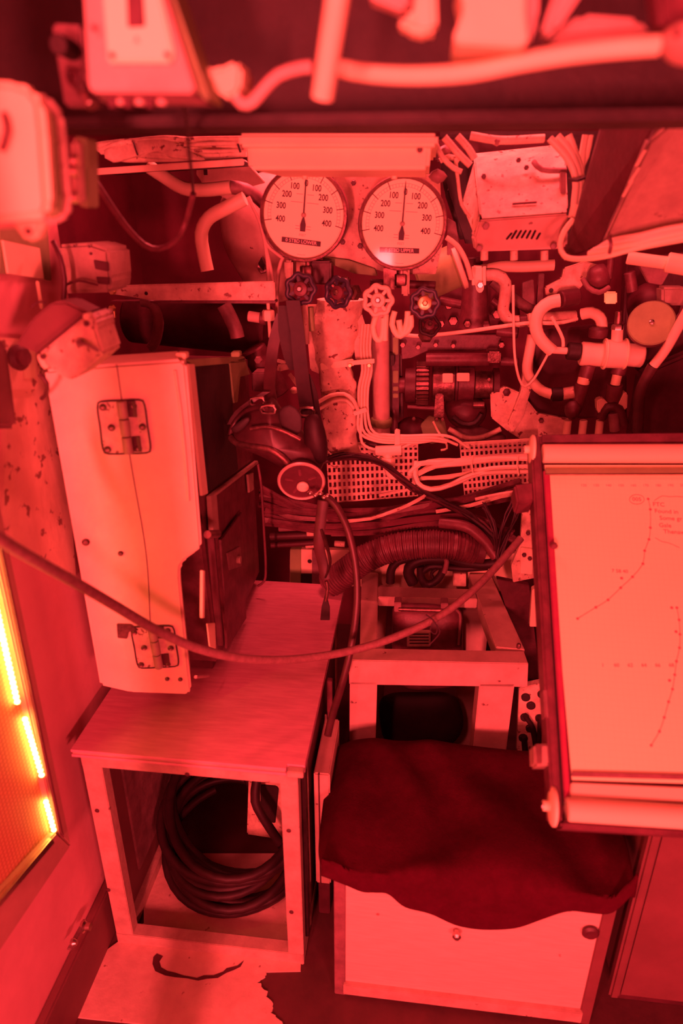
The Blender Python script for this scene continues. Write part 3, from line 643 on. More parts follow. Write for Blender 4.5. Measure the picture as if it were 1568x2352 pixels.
# ================================================================== GAUGES
def gauge(cx, cy, Y, rot, plate, label):
    g = thing('pressure_gauge', W(cx, cy, Y), label, 'gauge', 'large round pressure gauges')
    c = W(cx, cy, Y); s = px(c, 1.0); ax = Vector((0, -1, 0))
    ca, sa = math.cos(R_(rot)), math.sin(R_(rot)); u = Vector((ca, 0, -sa)); v = Vector((sa, 0, ca))
    def at(a, b, off=0): return c + u * a * s + v * b * s + ax * off
    lathe('case', [(90 * s, .085), (97 * s, .08), (97 * s, .006), (99 * s, .004), (99 * s, .0005), (90 * s, 0.0)], c + Vector((0, 0, 0)), -ax, 'frame_dark', g, 48)
    lathe('bezel', [(93 * s, 0), (101 * s, 0), (102 * s, .006), (100 * s, .012), (95 * s, .013), (93 * s, .010)], c, ax, 'gun', g, 48, ring=True)
    d = lathe('dial', [(94 * s, 0), (94 * s, .002)], c + ax * .0005, ax, 'dial', g, 48)
    o = .0027
    for k in range(-4, 5):
        if k == 0: continue
        a = R_(25.5 * k); e = (math.sin(a), math.cos(a))
        obox('tick', at(e[0] * 76, e[1] * 76, o), at(e[0] * 93, e[1] * 93, o), 1.8 * s, .0006, 'ink', d, ax, 0)
    for k in range(-20, 21):
        if k % 5 == 0: continue
        a = R_(25.5 * k / 5); e = (math.sin(a), math.cos(a))
        obox('minor_tick', at(e[0] * 77, e[1] * 77, o), at(e[0] * 84, e[1] * 84, o), .9 * s, .0005, 'faint', d, ax, 0)
    for rr in (77, 84):
        tube('scale_arc', [at(math.sin(R_(t)) * rr, math.cos(R_(t)) * rr, o - .0002) for t in range(-102, 103, 6)], 0, 'faint', d, 4, rm=.5 * s)
    for sgn in (-1, 1):
        for t_, x_, y_ in (('100', 25, 58), ('200', 42, 40), ('300', 54, 15), ('400', 54, -13)):
            text('numeral', t_, at(sgn * x_, y_, o), u, v, 18.5 * s, 'ink', d, .0006, .8, .022)
    text('numeral', '0', at(2, 66, o), u, v, 18 * s, 'ink', d, .0006, .75, .022)
    for y_, h_ in ((43, 26), (26, 38)):
        for sg in (-1, 1): obox('print_line', at(sg * 5, y_, o), at(sg * (h_ - 6), y_, o), 1.2 * s, .0004, 'faint', d, ax, 0)
    for y_ in (-24, -30):
        for sg in (-1, 1): obox('print_line', at(sg * 8, y_, o), at(sg * 18, y_, o), 1.3 * s, .0004, 'faint', d, ax, 0)
    text('print', 'FEET', at(0, -43, o), u, v, 8 * s, 'faint', d, .0004)
    tube('print_line', [at(x_, -86 + .01 * x_ * x_, o) for x_ in (-10, 0, 10)], 0, 'faint', d, 4, rm=.6 * s)
    pn = lathe('pointer_hub', [(5.5 * s, 0), (5.5 * s, .003), (3 * s, .005)], at(0, 0, .003), ax, 'midpale', g, 18)
    prism('pointer', [at(-1.6, 4, .0065), at(1.6, 4, .0065), at(1.3, 60, .0065), at(2.6, 66, .0065), at(1.6, 72, .0065), at(.4, 88, .0065), at(-.4, 88, .0065), at(-1.6, 72, .0065), at(-2.6, 66, .0065), at(-1.3, 60, .0065)], -ax * .0012, 'ink', pn)
    prism('counterweight', [at(-1.6, -4, .0065), at(1.6, -4, .0065), at(6.5, -20, .0065), at(6, -35, .0065), at(-6, -35, .0065), at(-6.5, -20, .0065)], -ax * .0012, 'ink', pn)
    tr = R_(plate[1]); pu = Vector((math.cos(tr), 0, -math.sin(tr))); pv = Vector((math.sin(tr), 0, math.cos(tr)))
    pc = W(*plate[2], Y) + ax * .004
    lp_ = prism('name_strip', [pc + pu * a * 46 * s + pv * b * 5.6 * s for a, b in ((-1, -1), (1, -1), (1, 1), (-1, 1))], -ax * .0014, 'ink', g)
    text('lettering', plate[0], pc + ax * .0008, pu, pv, 10.5 * s, 'white_ink', lp_, .0006, 1.02, .01)
    lathe('glass', [(93 * s, .0105), (93 * s, .0115)], c, ax, 'glass', g, 48)
    rod('stem', c + Vector((0, .04, -96 * s)), c + Vector((0, .04, -135 * s)), 0, 'gun', g, rm=.011)
    lathe('stem_nut', [(.017, 0), (.019, .003), (.019, .022), (.017, .025)], c + Vector((0, .04, -112 * s)), (0, 0, -1), 'gun', g, 6)
    return g
gauge(698, 494, 1.60, 5.5, ('0 STBD LOWER', 6.5, (692, 555)), 'round pressure gauge with tilted STBD LOWER name strip')
gauge(924, 514, 1.60, 3.0, ('0 STBD UPPER', 1.5, (917, 575)), 'round pressure gauge with level STBD UPPER name strip')
gp = thing('gauge_backplate', W(850, 620, 1.70), 'pale mounting plate behind the two pressure gauges', 'plate')
slab('plate', [(700, 400), (1010, 400), (1016, 560), (1000, 630), (900, 630), (860, 618), (800, 596), (690, 590)], 1.71, .012, 'pale_worn', gp)
slab('bracket', [(738, 590), (800, 598), (860, 618), (866, 634), (812, 628), (744, 600)], 1.695, .03, 'olive_light_tint', gp)
for x, y in ((787, 556), (827, 565), (812, 420)): bolt((x, y, 1.708), gp, 6, .006, 'dark')
# light-coloured shelf box above the gauges
sb = thing('overhead_locker', W(775, 400, 1.3), 'pale flat locker mounted just above the two gauges', 'locker')
slab('body', [(564, 330), (990, 330), (985, 390), (570, 390)], 1.26, .30, 'cream', sb, .006)
slab('lid', [(546, 306), (1006, 306), (1005, 337), (548, 338)], 1.235, .34, 'cream', sb, .005)
rod('button', (964, 344, 1.262), W(964, 344, 1.262) + Vector((0, -.005, 0)), 7, 'dark', sb)
for x in (700, 905): rod('hanger', (x, 396, 1.5), (x, 412, 1.5), 7, 'cream', sb)
# round duct end behind the upper gauge
fd = thing('canister', W(1040, 650, 1.72), 'stubby round canister lying behind the right-hand gauge', 'canister')
rod('drum', W(960, 648, 1.80), W(1048, 610, 1.80), 0, 'olive_light_tint', fd, 28, rm=.052)
lathe('rim', [(.052, 0), (.060, .003), (.060, .012), (.05, .015)], W(1046, 611, 1.80), (W(1048, 610, 1.80) - W(960, 648, 1.80)), 'pale', fd, 28)

# valve handwheels
def wheel(cx, cy, Y, r, m_, hub, ax, label, n=7):
    t = thing('valve_handwheel', W(cx, cy, Y), label, 'valve', 'gauge valves')
    c = W(cx, cy, Y); ax = Vector(ax).normalized(); q = ax.to_track_quat('Z', 'Y'); R = px(c, r)
    pts = []
    for k in range(n * 6):
        a = 2 * math.pi * k / (n * 6); rr = R * (.86 + .06 * math.cos(a * n)); pts.append(c + q @ Vector((math.cos(a) * rr, math.sin(a) * rr, 0)))
    tube('rim', pts, 0, m_, t, 8, rm=R * .15, closed=True, step=.006)
    for k in range(n):
        a = 2 * math.pi * k / n
        e = q @ Vector((math.cos(a), math.sin(a), 0)); obox('spoke', c + e * R * .3, c + e * R * .84, R * .2, R * .13, m_, t, ax)
    lathe('hub', [(R * .46, -.012), (R * .5, -.002), (R * .42, .006), (R * .2, .008)], c, ax, hub, t, 24)
    lathe('hub_nut', [(R * .2, 0), (R * .2, .006), (R * .12, .009)], c + ax * .006, ax, 'brass' if hub == 'brass' else 'metal', t, 6)
    rod('spindle', c - ax * .01, c - ax * .085, 0, 'gun', t, 14, rm=.009)
    lathe('bonnet', [(.014, 0), (.019, .004), (.019, .026), (.015, .03)], c - ax * .05, -ax, 'gun', t, 6)
    return t
wheel(690, 664, 1.53, 37, 'bluewheel', 'frame_dark', (-.05, -1, .1), 'leftmost dark handwheel below the lower gauge')
wheel(776, 672, 1.58, 36, 'bluewheel', 'frame_dark', (-.45, -1, .1), 'dark handwheel turned sideways, right of the leftmost one')
wheel(868, 690, 1.52, 36, 'pale', 'pale', (0, -1, .12), 'pale painted handwheel below the upper gauge')
wheel(975, 696, 1.53, 35, 'bluewheel', 'brass', (.05, -1, .1), 'dark handwheel with brass-coloured centre, rightmost below gauges')
wheel(986, 748, 1.62, 26, 'darker', 'dark', (.1, -1, .5), 'small black handwheel lowest below the gauges', 5)
vm = thing('valve_manifold', W(820, 660, 1.62), 'dark valve block and stub pipes under the two gauges', 'manifold')
for x0, y0, x1, y1, m_ in ((652, 598, 672, 640, 'pale_worn'), (690, 592, 706, 640, 'pale_worn'), (712, 600, 760, 650, 'dark'), (880, 612, 910, 665, 'gun'), (922, 612, 940, 680, 'pale_worn'), (756, 640, 800, 700, 'gun')):
    rect('block', x0, y0, x1, y1, 1.63, .05, m_, vm, .004)
rod('cross_pipe', (660, 640, 1.65), (800, 648, 1.65), 9, 'dark', vm); rod('cross_pipe', (850, 650, 1.65), (1000, 655, 1.65), 9, 'dark', vm)
for a, nm in ((((866, 720), (856, 750), (862, 776), (872, 782), (878, 770), (880, 730)), 'a'), (((886, 722), (884, 756), (884, 782)), 'b'), (((906, 715), (900, 745), (912, 770), (926, 768), (934, 740), (936, 715)), 'c'), (((916, 735), (920, 760), (930, 766), (944, 748), (942, 725)), 'd')):
    tube('capillary', [(x, y, 1.54) for x, y in a], 7, 'cream', vm, 8)
for x in (681, 700): rod('drop_pipe', (x, 700, 1.57), (x + 4, 790, 1.57), 7, 'pale_worn', vm)
rod('drop_pipe', (712, 705, 1.6), (716, 760, 1.6), 8, 'olive_light_tint', vm)

# ================================================================== INSULATED TRUNK AND PIPES
it = thing('insulated_trunk', W(790, 1045, 1.82), 'pale lagged ventilation trunk with cracked covering, behind the mask', 'trunk')
column('lagging', [(690, 722, 838), (740, 712, 826), (790, 716, 812), (838, 726, 806), (870, 732, 812), (930, 734, 816), (1000, 742, 820), (1042, 752, 822)], 1.78, 'insulation', it, wob=.012, fl=.7)
slab('torn_flap', [(700, 700), (730, 700), (738, 830), (734, 860), (712, 850), (706, 780)], 1.79, .012, 'pale_worn', it, .003)
slab('torn_flap', [(806, 740), (830, 720), (842, 760), (838, 830), (816, 828)], 1.79, .012, 'pale_worn', it, .003)
obox('clamp_band', (736, 842, 1.765), (812, 832, 1.765), .018, .006, 'cream', it, (0, 1, 0)); obox('clamp_ear', (800, 834, 1.76), (860, 829, 1.76), .010, .014, 'cream', it, (0, 1, 0))
for x in (804, 848): bolt((x, 838, 1.755), it, 5, .01, 'brass')
tube('surface_cable', [(730, 924, 1.76), (760, 908, 1.745), (790, 905, 1.74), (810, 918, 1.745), (822, 942, 1.76)], 4.5, 'pale', it); tube('surface_cable', [(732, 940, 1.76), (765, 922, 1.745), (795, 920, 1.742), (812, 938, 1.75)], 4, 'pale', it)
sp = thing('sheathed_pipe', W(875, 1000, 1.9), 'smooth pale vertical pipe right of the lagged trunk', 'pipe')
rod('pipe', (872, 690, 1.9), (876, 1000, 1.9), 21, 'stand', sp, 24); lathe('collar', [(.029, 0), (.031, .003), (.031, .02), (.029, .023)], W(876, 960, 1.9), (0, 0, -1), 'olive_light_tint', sp, 24)
vc = thing('vertical_cables', W(830, 1010, 1.78), 'group of pale cables clipped beside the lagged trunk', 'cables')
for k in range(4):
    x = 824 + k * 7
    tube('cable', [(x + 8, 745, 1.79), (x + 4, 800, 1.79), (x + 8, 850, 1.785), (x, 890, 1.78), (x - 1, 945, 1.775), (x - 2 + k * 3, 985, 1.77), (x + 14 + k * 3, 1004 - 2 * k, 1.765), (880, 1012 - 6 * k + 4, 1.76), (930, 1010 - 5 * k + 6, 1.755), (965 + k * 20, 1012 - 5 * k + 4, 1.76), (1000 + k * 25, 1010 + k * 6, 1.78)], 3.6, 'pale', vc, 8)
tube('cable', [(829, 960, 1.775), (828, 1005, 1.765), (838, 1024, 1.76), (870, 1034, 1.755), (915, 1030, 1.755), (950, 1015, 1.76)], 3.6, 'pale', vc, 8)
obox('clip', (812, 950, 1.762), (842, 940, 1.762), .012, .008, 'pale', vc, (0, 1, 0)); rect('clip', 906, 990, 918, 1032, 1.745, .02, 'pale', vc, .002); bolt((911, 988, 1.75), vc, 4, .008, 'cream')
rect('cable_duct', 838, 1020, 905, 1029, 1.775, .02, 'dark', vc)
tj = thing('pipe_tee', W(890, 1095, 1.74), 'pale pipe tee with hexagon nut above the slotted tray', 'fitting')
rod('run', (862, 1036, 1.74), (922, 1034, 1.74), 12, 'pale', tj); rod('branch', (889, 1038, 1.74), (890, 1062, 1.74), 12, 'pale', tj)
lathe('nut', [(.02, 0), (.022, .003), (.022, .02), (.02, .023)], W(889, 1050, 1.735), (0, 0, -1), 'pale', tj, 6)
tube('tail_pipe', [(890, 1066, 1.74), (891, 1082, 1.74), (900, 1094, 1.73), (925, 1094, 1.73)], 8, 'pale', tj)

# slotted cable trays, each with real slots
def tray(quad, Y0, Y1, nx, ny, label):
    a, b, c, d = W(*quad[0], Y0), W(*quad[1], Y0), W(*quad[2], Y1), W(*quad[3], Y1)
    Vs = []; Fs = []
    def at(u, v): return (a.lerp(b, u)).lerp(d.lerp(c, u), v)
    for j in range(ny):
        for i in range(nx):
            k = len(Vs); u0, u1, v0, v1 = i / nx, (i + 1) / nx, j / ny, (j + 1) / ny; du, dv = (u1 - u0) * .24, (v1 - v0) * .2
            Vs += [at(u0, v0), at(u1, v0), at(u1, v1), at(u0, v1), at(u0 + du, v0 + dv), at(u1 - du, v0 + dv), at(u1 - du, v1 - dv), at(u0 + du, v1 - dv)]
            Fs += [(k, k + 1, k + 5, k + 4), (k + 1, k + 2, k + 6, k + 5), (k + 2, k + 3, k + 7, k + 6), (k + 3, k, k + 4, k + 7)]
    t = thing('cable_tray', (d + c) / 2, label, 'tray', 'slotted cable trays')
    o = mk('slotted_plate', Vs, Fs, 'pale_worn', t)
    md = o.modifiers.new('solid', 'SOLIDIFY'); md.thickness = .003
    obox('lip', a, b, .004, .016, 'pale', t)
    return t
tray([(748, 1022), (960, 1022), (960, 1140), (756, 1156)], 1.86, 1.78, 19, 8, 'slotted pale cable tray behind the demand valve of the mask')
tray([(1055, 1022), (1232, 1012), (1232, 1122), (1066, 1140)], 1.86, 1.78, 16, 8, 'slotted pale cable tray beside the chart table top')

# cable runs
def bundle(name, label, paths, m_, r, jit, n, cat='cables', loc=None):
    t = thing(name, loc or paths[0][0], label, cat)
    for k in range(n):
        p = paths[k % len(paths)]
        tube('cable', [W(x + random.uniform(-jit, jit) * .6, y + random.uniform(-jit, jit), Y + random.uniform(-.02, .02)) for x, y, Y in p], r * random.uniform(.8, 1.3), m_ if not isinstance(m_, (list, tuple)) else m_[k % len(m_)], t, 6, step=.03)
    return t
bundle('black_cable_loom', 'loom of thin black cables crossing in front of the slotted tray', [[(740, 1062, 1.74), (790, 1048, 1.73), (850, 1052, 1.72), (900, 1080, 1.71), (950, 1120, 1.70), (1010, 1150, 1.70), (1080, 1185, 1.69), (1130, 1230, 1.66), (1140, 1270, 1.64)]], ('rubber', 'rubber', 'rubberlit'), 3.4, 7, 12)
bundle('floor_cable_run', 'wide run of dark red cables sagging along the back', [[(600, 1160, 1.75), (690, 1185, 1.74), (800, 1190, 1.73), (900, 1180, 1.73), (1000, 1165, 1.73), (1100, 1150, 1.74), (1210, 1130, 1.76)], [(600, 1130, 1.76), (700, 1170, 1.75), (820, 1180, 1.74), (960, 1170, 1.74), (1080, 1150, 1.75), (1200, 1110, 1.77)], [(610, 1190, 1.74), (720, 1210, 1.73), (850, 1212, 1.72), (980, 1200, 1.72), (1090, 1195, 1.72), (1180, 1230, 1.72)]], ('frame_dark', 'frame_dark', 'mid', 'darkpaint', 'frame_dark'), 6, 12, 27)
pcl = bundle('painted_cables', 'pale painted cables looping over the slotted tray by the chart table', [[(960, 1090, 1.73), (1000, 1068, 1.72), (1060, 1062, 1.72), (1130, 1055, 1.73), (1225, 1052, 1.74)], [(955, 1062, 1.74), (952, 1092, 1.72), (970, 1118, 1.71), (1010, 1122, 1.71), (1060, 1100, 1.71), (1110, 1085, 1.72), (1225, 1080, 1.74)], [(940, 1088, 1.73), (965, 1068, 1.72), (1010, 1060, 1.72), (1090, 1056, 1.73), (1225, 1048, 1.74)], [(965, 1100, 1.73), (1030, 1095, 1.72), (1080, 1082, 1.72), (1130, 1072, 1.72), (1225, 1068, 1.74)]], 'pale', 5, 3, 9)
for x in (1086, 1190): tube('cable_tie', [(x, 1046, 1.70), (x - 3, 1066, 1.70), (x + 1, 1092, 1.70)], 2, 'cream', pcl, 6)
bundle('chipped_cables', 'pale cables with chipped paint lying over the dark cable run', [[(790, 1196, 1.70), (850, 1192, 1.69), (900, 1175, 1.69), (940, 1158, 1.69), (975, 1138, 1.69)], [(870, 1138, 1.71), (920, 1128, 1.70), (970, 1122, 1.70)], [(1000, 1176, 1.70), (1080, 1160, 1.70), (1150, 1142, 1.71), (1210, 1130, 1.72)], [(1090, 1148, 1.70), (1150, 1136, 1.71), (1215, 1126, 1.72)]], 'pale_worn', 4.5, 2, 6)
bundle('wire_fan', 'fan of fine black wires spreading beneath the chart table corner', [[(1190, 1130, 1.62), (1165, 1175, 1.61), (1148, 1230, 1.60), (1142, 1280, 1.60)], [(1195, 1140, 1.62), (1185, 1190, 1.61), (1160, 1240, 1.60), (1145, 1285, 1.60)], [(1110, 1160, 1.64), (1130, 1200, 1.62), (1142, 1250, 1.61), (1146, 1285, 1.60)]], 'ink', 1.7, 9, 24)
ch = thing('corrugated_hose', W(770, 1345, 1.68), 'thick ribbed dark duct hose curving behind the plywood board', 'hose')
tube('hose', [(752, 1345, 1.66), (790, 1318, 1.66), (840, 1282, 1.66), (900, 1258, 1.66), (970, 1250, 1.66), (1040, 1252, 1.66), (1090, 1262, 1.67)], 30, 'frame_dark', ch, 16, ribs=.008)
lathe('cuff', [(.032, 0), (.037, .002), (.037, .03), (.032, .032)], W(1085, 1260, 1.67), (1, .05, -.1), 'dark', ch, 24)
tube('branch_cable', [(1010, 1200, 1.68), (1070, 1210, 1.66), (1110, 1240, 1.65), (1140, 1280, 1.63)], 13, 'frame_dark', ch)
hl = thing('hose_loops', W(960, 1345, 1.62), 'black rubber hoses looping over the rear rail of the stand', 'hoses')
for pts, r in ((((896, 1338), (898, 1310), (912, 1290), (950, 1280), (1010, 1278)), 10), (((948, 1340), (938, 1315), (946, 1295), (975, 1284), (1020, 1283)), 13), (((965, 1300), (968, 1330), (985, 1342), (1005, 1330), (1022, 1300), (1026, 1275)), 9), (((975, 1345), (966, 1320), (980, 1305), (1000, 1300), (1060, 1306), (1120, 1302)), 8), (((1012, 1278), (1060, 1290), (1110, 1296), (1150, 1290)), 12), (((998, 1335), (990, 1318), (1002, 1306), (1016, 1304)), 4)):
    tube('hose', [(x, y, 1.70 - .0015 * r) for x, y in pts], r, 'rubber', hl)
tube('clip', [(1018, 1270, 1.66), (1026, 1290, 1.66), (1020, 1315, 1.66)], 6, 'mid', hl)

lb_ = thing('low_bulkhead_panel', W(930, 1345, 1.8), 'pale low panel behind the stand with a small drilled hole', 'panel')
slab('panel', [(666, 1262), (1205, 1272), (1195, 1360), (665, 1342)], 1.80, .02, 'pale', lb_)
slab('side_cleat', [(666, 1262), (690, 1262), (690, 1345), (666, 1342)], 1.79, .03, 'olive_light_tint', lb_); slab('cleat', [(716, 1264), (740, 1264), (740, 1342), (716, 1342)], 1.795, .02, 'mid', lb_)
rod('hole', (711, 1289, 1.799), W(711, 1289, 1.799) + Vector((0, -.002, 0)), 5, 'darker', lb_)
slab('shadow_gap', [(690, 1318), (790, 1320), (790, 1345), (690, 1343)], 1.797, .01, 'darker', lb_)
rect('block', 1040, 1318, 1070, 1348, 1.72, .05, 'pale_worn', lb_)
up = thing('upright_bracket', W(1210, 1345, 1.55), 'pale bolted upright bracket left of the chart table edge', 'bracket')
slab('plate', [(1200, 1165), (1222, 1165), (1228, 1328), (1178, 1338), (1174, 1300), (1195, 1250)], 1.56, .02, 'pale_worn', up)
slab('foot_plate', [(1196, 1258), (1224, 1262), (1222, 1320), (1195, 1318)], 1.552, .012, 'pale', up)
for x, y in ((1212, 1224), (1203, 1274), (1216, 1282)): bolt((x, y, 1.55), up, 5, .006, 'dark')
slab('lower_plate', [(1222, 1355), (1236, 1350), (1240, 1440), (1216, 1440)], 1.55, .02, 'pale', up)
slab('dark_web', [(1140, 1330), (1215, 1345), (1240, 1560), (1215, 1560)], 1.62, .02, 'dark', up)

# ================================================================== STARTER MOTOR UNIT (dark machinery, centre right)
mu = thing('geared_motor', W(1040, 1010, 2.0), 'dark geared motor with ribbed coupling ring and two blank labels', 'motor')
YM = 2.0
def hcyl(name, x0, x1, y, r, m_, Y=YM, par=mu, segs=32, prof=None):
    a, b = W(x0, y, Y), W(x1, y, Y); rr = px(a, r); h = (b - a).length
    pr = prof(rr, h) if prof else [(rr * .94, 0), (rr, h * .04), (rr, h * .96), (rr * .94, h)]
    return lathe(name, pr, a, b - a, m_, par, segs)
hcyl('end_bell', 930, 955, 885, 40, 'dark'); hcyl('shaft', 900, 932, 885, 18, 'frame_dark')
cg = hcyl('coupling_core', 955, 985, 880, 42, 'dark')
a_, b2_ = W(956, 880, YM), W(984, 880, YM); cA = (b2_ - a_).normalized(); R0 = px(a_, 46); q_ = cA.to_track_quat('Z', 'Y'); rib0 = None
for k in range(30):
    t = 2 * math.pi * k / 30; e = q_ @ Vector((math.cos(t), math.sin(t), 0))
    obox('rib', a_ + e * R0, b2_ + e * R0, .009, .012, 'gun', cg, e)
hcyl('body', 992, 1044, 880, 42, 'gun'); hcyl('clamp_ring', 1044, 1050, 880, 44, 'dark'); hcyl('body', 1050, 1088, 880, 40, 'frame_dark'); hcyl('tail', 1088, 1130, 884, 32, 'gun'); hcyl('end_cap', 1130, 1144, 886, 40, 'dark')
rect('label_plate', 1016, 858, 1040, 879, YM - .068, .004, 'cream', mu); rect('label_plate', 1049, 857, 1078, 876, YM - .066, .004, 'cream', mu)
hcyl('upper_tube', 978, 1122, 826, 15, 'frame_dark', YM - .03); rect('tube_bracket', 1120, 808, 1150, 834, YM - .06, .06, 'gun', mu, .004)
slab('pedestal', [(1000, 905), (1018, 905), (1020, 960), (996, 960)], YM - .06, .05, 'gun', mu, .003)
rod('tie_bar', (935, 934, YM - .04), (1000, 938, YM - .04), 5, 'frame_dark', mu)
slab('mount', [(890, 825), (922, 815), (926, 960), (898, 955)], YM + .02, .03, 'dark', mu); slab('cover_plate', [(922, 770), (1150, 770), (1150, 800), (1080, 808), (980, 806), (945, 822), (922, 825)], YM + .03, .03, 'frame_dark', mu)
blob('gear_case', [(1022, 925), (1060, 905), (1105, 915), (1118, 945), (1100, 975), (1060, 982), (1030, 965)], YM, .06, 'dark', mu)
tube('case_rim', [(1040, 958, YM - .06), (1062, 974, YM - .06), (1090, 972, YM - .06), (1106, 950, YM - .06)], 6, 'darker', mu); rod('plug', (1085, 930, YM - .06), (1112, 930, YM - .06), 8, 'gun', mu)
for x, y in ((950, 960), (1002, 962), (1016, 962), (1122, 870)): bolt((x, y, YM - .06), mu, 5, .01, 'gun')
wd = thing('terminal_strip', W(908, 1000, 1.95), 'dark upright terminal strip with pale slots left of the geared motor', 'strip')
rect('strip', 888, 760, 916, 970, 1.97, .03, 'dark', wd)
for y0, y1 in ((775, 815), (852, 880), (888, 898), (904, 914)): rect('slot', 902, y0, 914, y1, 1.966, .006, 'olive_light_tint', wd)
rect('lug', 868, 816, 905, 840, 1.93, .03, 'darker', wd)
dcol = thing('filter_cylinder', W(1090, 750, 1.9), 'dark upright filter cylinder below the pipe clamp', 'cylinder')
column('cylinder', [(640, 1064, 1118), (660, 1062, 1120), (720, 1058, 1122), (738, 1054, 1126), (755, 1050, 1128)], 1.88, 'frame_dark', dcol); rod('cap', (1090, 590, 1.9), (1090, 642, 1.9), 18, 'dark', dcol)
bolt((1072, 742, 1.86), dcol, 9, .02, 'gun'); bolt((1115, 745, 1.86), dcol, 9, .02, 'frame_dark')
bk = thing('machinery_block', W(1060, 760, 2.05), 'dark rounded machinery casing behind the valves and motor', 'casing')
blob('casing', [(1000, 640), (1060, 620), (1150, 650), (1190, 700), (1185, 760), (1120, 775), (1010, 775), (985, 720)], 2.08, .05, 'darkpaint', bk); blob('lower_casing', [(905, 985), (935, 958), (975, 965), (985, 1000), (960, 1025), (915, 1022)], 2.02, .04, 'darkpaint', bk)
slab('torn_plate', [(966, 975), (985, 955), (1020, 965), (1030, 1010), (990, 1020), (968, 1005)], 1.99, .01, 'olive_light_tint', bk)
blob('flange', [(1040, 985), (1080, 978), (1130, 985), (1160, 1010), (1120, 1030), (1050, 1025)], 2.0, .04, 'mid', bk, wob=.006)
for x_, y_, r_ in ((1010, 660, 12), (1030, 700, 10), (1012, 742, 9), (1040, 735, 12), (1140, 720, 12), (1165, 760, 9), (1150, 790, 8), (925, 790, 7), (960, 795, 6), (1000, 790, 6), (1040, 792, 6)): bolt((x_, y_, 2.0), bk, r_, .02, 'gun')
for x_, y_, x2, y2, r_ in ((1010, 690, 1060, 700, 10), (1130, 690, 1180, 730, 8), (1140, 760, 1190, 765, 12), (905, 940, 905, 1000, 9), (1150, 830, 1190, 832, 10), (1130, 930, 1170, 960, 8)): rod('stub_pipe', (x_, y_, 1.98), (x2, y2, 1.97), r_, 'frame_dark', bk)
tube('drain_pipe', [(1030, 985, 1.96), (1070, 1005, 1.95), (1110, 1003, 1.95), (1150, 985, 1.95)], 6, 'pale_worn', bk)
tube('spring_wire', [(994, 968, 1.9), (1005, 990, 1.89), (1022, 1014, 1.88), (1026, 1030, 1.87), (1012, 1034, 1.87)], 2.5, 'cream', bk, 6)
bp_ = thing('bilge_pipes', W(680, 1260, 1.78), 'dark level pipes with pale nuts low behind the hanging mask', 'pipes')
for x_, y_, x2, y2, r_, m_ in ((620, 1232, 722, 1228, 9, 'rubberlit'), (622, 1252, 735, 1246, 7, 'dark'), (640, 1215, 705, 1212, 6, 'mid'), (760, 1222, 800, 1222, 10, 'mid'), (705, 1222, 722, 1222, 11, 'pale_worn'), (768, 1248, 792, 1250, 7, 'pale_worn'), (702, 1254, 724, 1252, 6, 'pale_worn')): rod('pipe', (x_, y_, 1.78), (x2, y2, 1.78), r_, m_, bp_)
one_ = tube('wire_guard', [(592, 1066, 1.60), (600, 1120, 1.60), (606, 1220, 1.60), (610, 1300, 1.60), (607, 1334, 1.60), (592, 1346, 1.60)], 3.2, 'frame_dark', lb=('thin dark bent wire guard behind the cabinet, touching the board', 'guard'))
# pale torn foundation plate to the right of the motor
fp = thing('foundation_plate', W(1200, 1000, 1.95), 'pale ragged foundation plate beneath the dark square cover', 'plate')
slab('plate', [(1126, 905), (1160, 888), (1200, 905), (1235, 950), (1310, 965), (1290, 1005), (1200, 1012), (1165, 990), (1128, 960)], 1.95, .02, 'insulation', fp, .003); bolt((1163, 901, 1.945), fp, 9, .006, 'dark')
slab('riser', [(1205, 830), (1225, 800), (1224, 880), (1200, 960), (1176, 996), (1166, 975), (1196, 900)], 1.93, .03, 'insulation', fp, .004)
sq = thing('square_cover', W(1290, 960, 1.98), 'dark square cover plate with rounded corner behind the pale hoses', 'cover')
slab('plate', [(1220, 760), (1440, 740), (1440, 960), (1330, 962), (1212, 952), (1196, 940), (1196, 900), (1226, 820)], 2.0, .03, 'darkpaint', sq, .006); bolt((1242, 965, 1.94), sq, 6, .01, 'gun')
# ------------------------------------------------------------------ hoses, right cluster
def one(name, label, cat, pts, r, m_='pale', **k): return tube(name, pts, r, m_, lb=(label, cat), **k)
one('thin_conduit', 'thin pale conduit running level across the dark machinery', 'conduit', [(905, 766, 1.78), (960, 772, 1.78), (1010, 768, 1.78), (1080, 760, 1.78), (1150, 750, 1.80), (1215, 742, 1.82), (1280, 742, 1.84), (1325, 732, 1.86)], 4.5)
one('drop_wire', 'thin pale wire hanging straight down past the conduit', 'wire', [(1178, 655, 1.76), (1179, 740, 1.76), (1182, 820, 1.76), (1192, 870, 1.76), (1205, 888, 1.76), (1225, 872, 1.78), (1250, 828, 1.78), (1258, 812, 1.78)], 3.2)
h1 = thing('s_bend_hose', W(1190, 740, 1.84), 'pale S-bend hose leaving the pipe clamp', 'hose')
tube('hose', [(1105, 632, 1.84), (1140, 632, 1.84), (1160, 650, 1.84), (1158, 690, 1.84), (1155, 715, 1.84), (1168, 734, 1.84), (1190, 738, 1.84), (1230, 732, 1.85), (1320, 726, 1.87)], 14, 'pale_worn', h1); rod('joint', (1192, 737, 1.835), (1210, 735, 1.835), 13, 'dark', h1)
rod('ferrule', (1212, 736, 1.84), (1224, 735, 1.84), 16, 'cream', h1)
pc = thing('pipe_clamp', W(1100, 670, 1.80), 'pale bolted strap clamp above the dark filter cylinder', 'clamp')
rect('strap', 1086, 612, 1110, 655, 1.80, .05, 'pale', pc, .004); slab('tongue', [(1090, 650), (1112, 650), (1110, 668), (1102, 674), (1094, 668)], 1.795, .02, 'pale', pc, .002)
for x in (1087, 1112): rod('flange', (x, 612, 1.80), (x, 655, 1.80), 4, 'pale', pc)
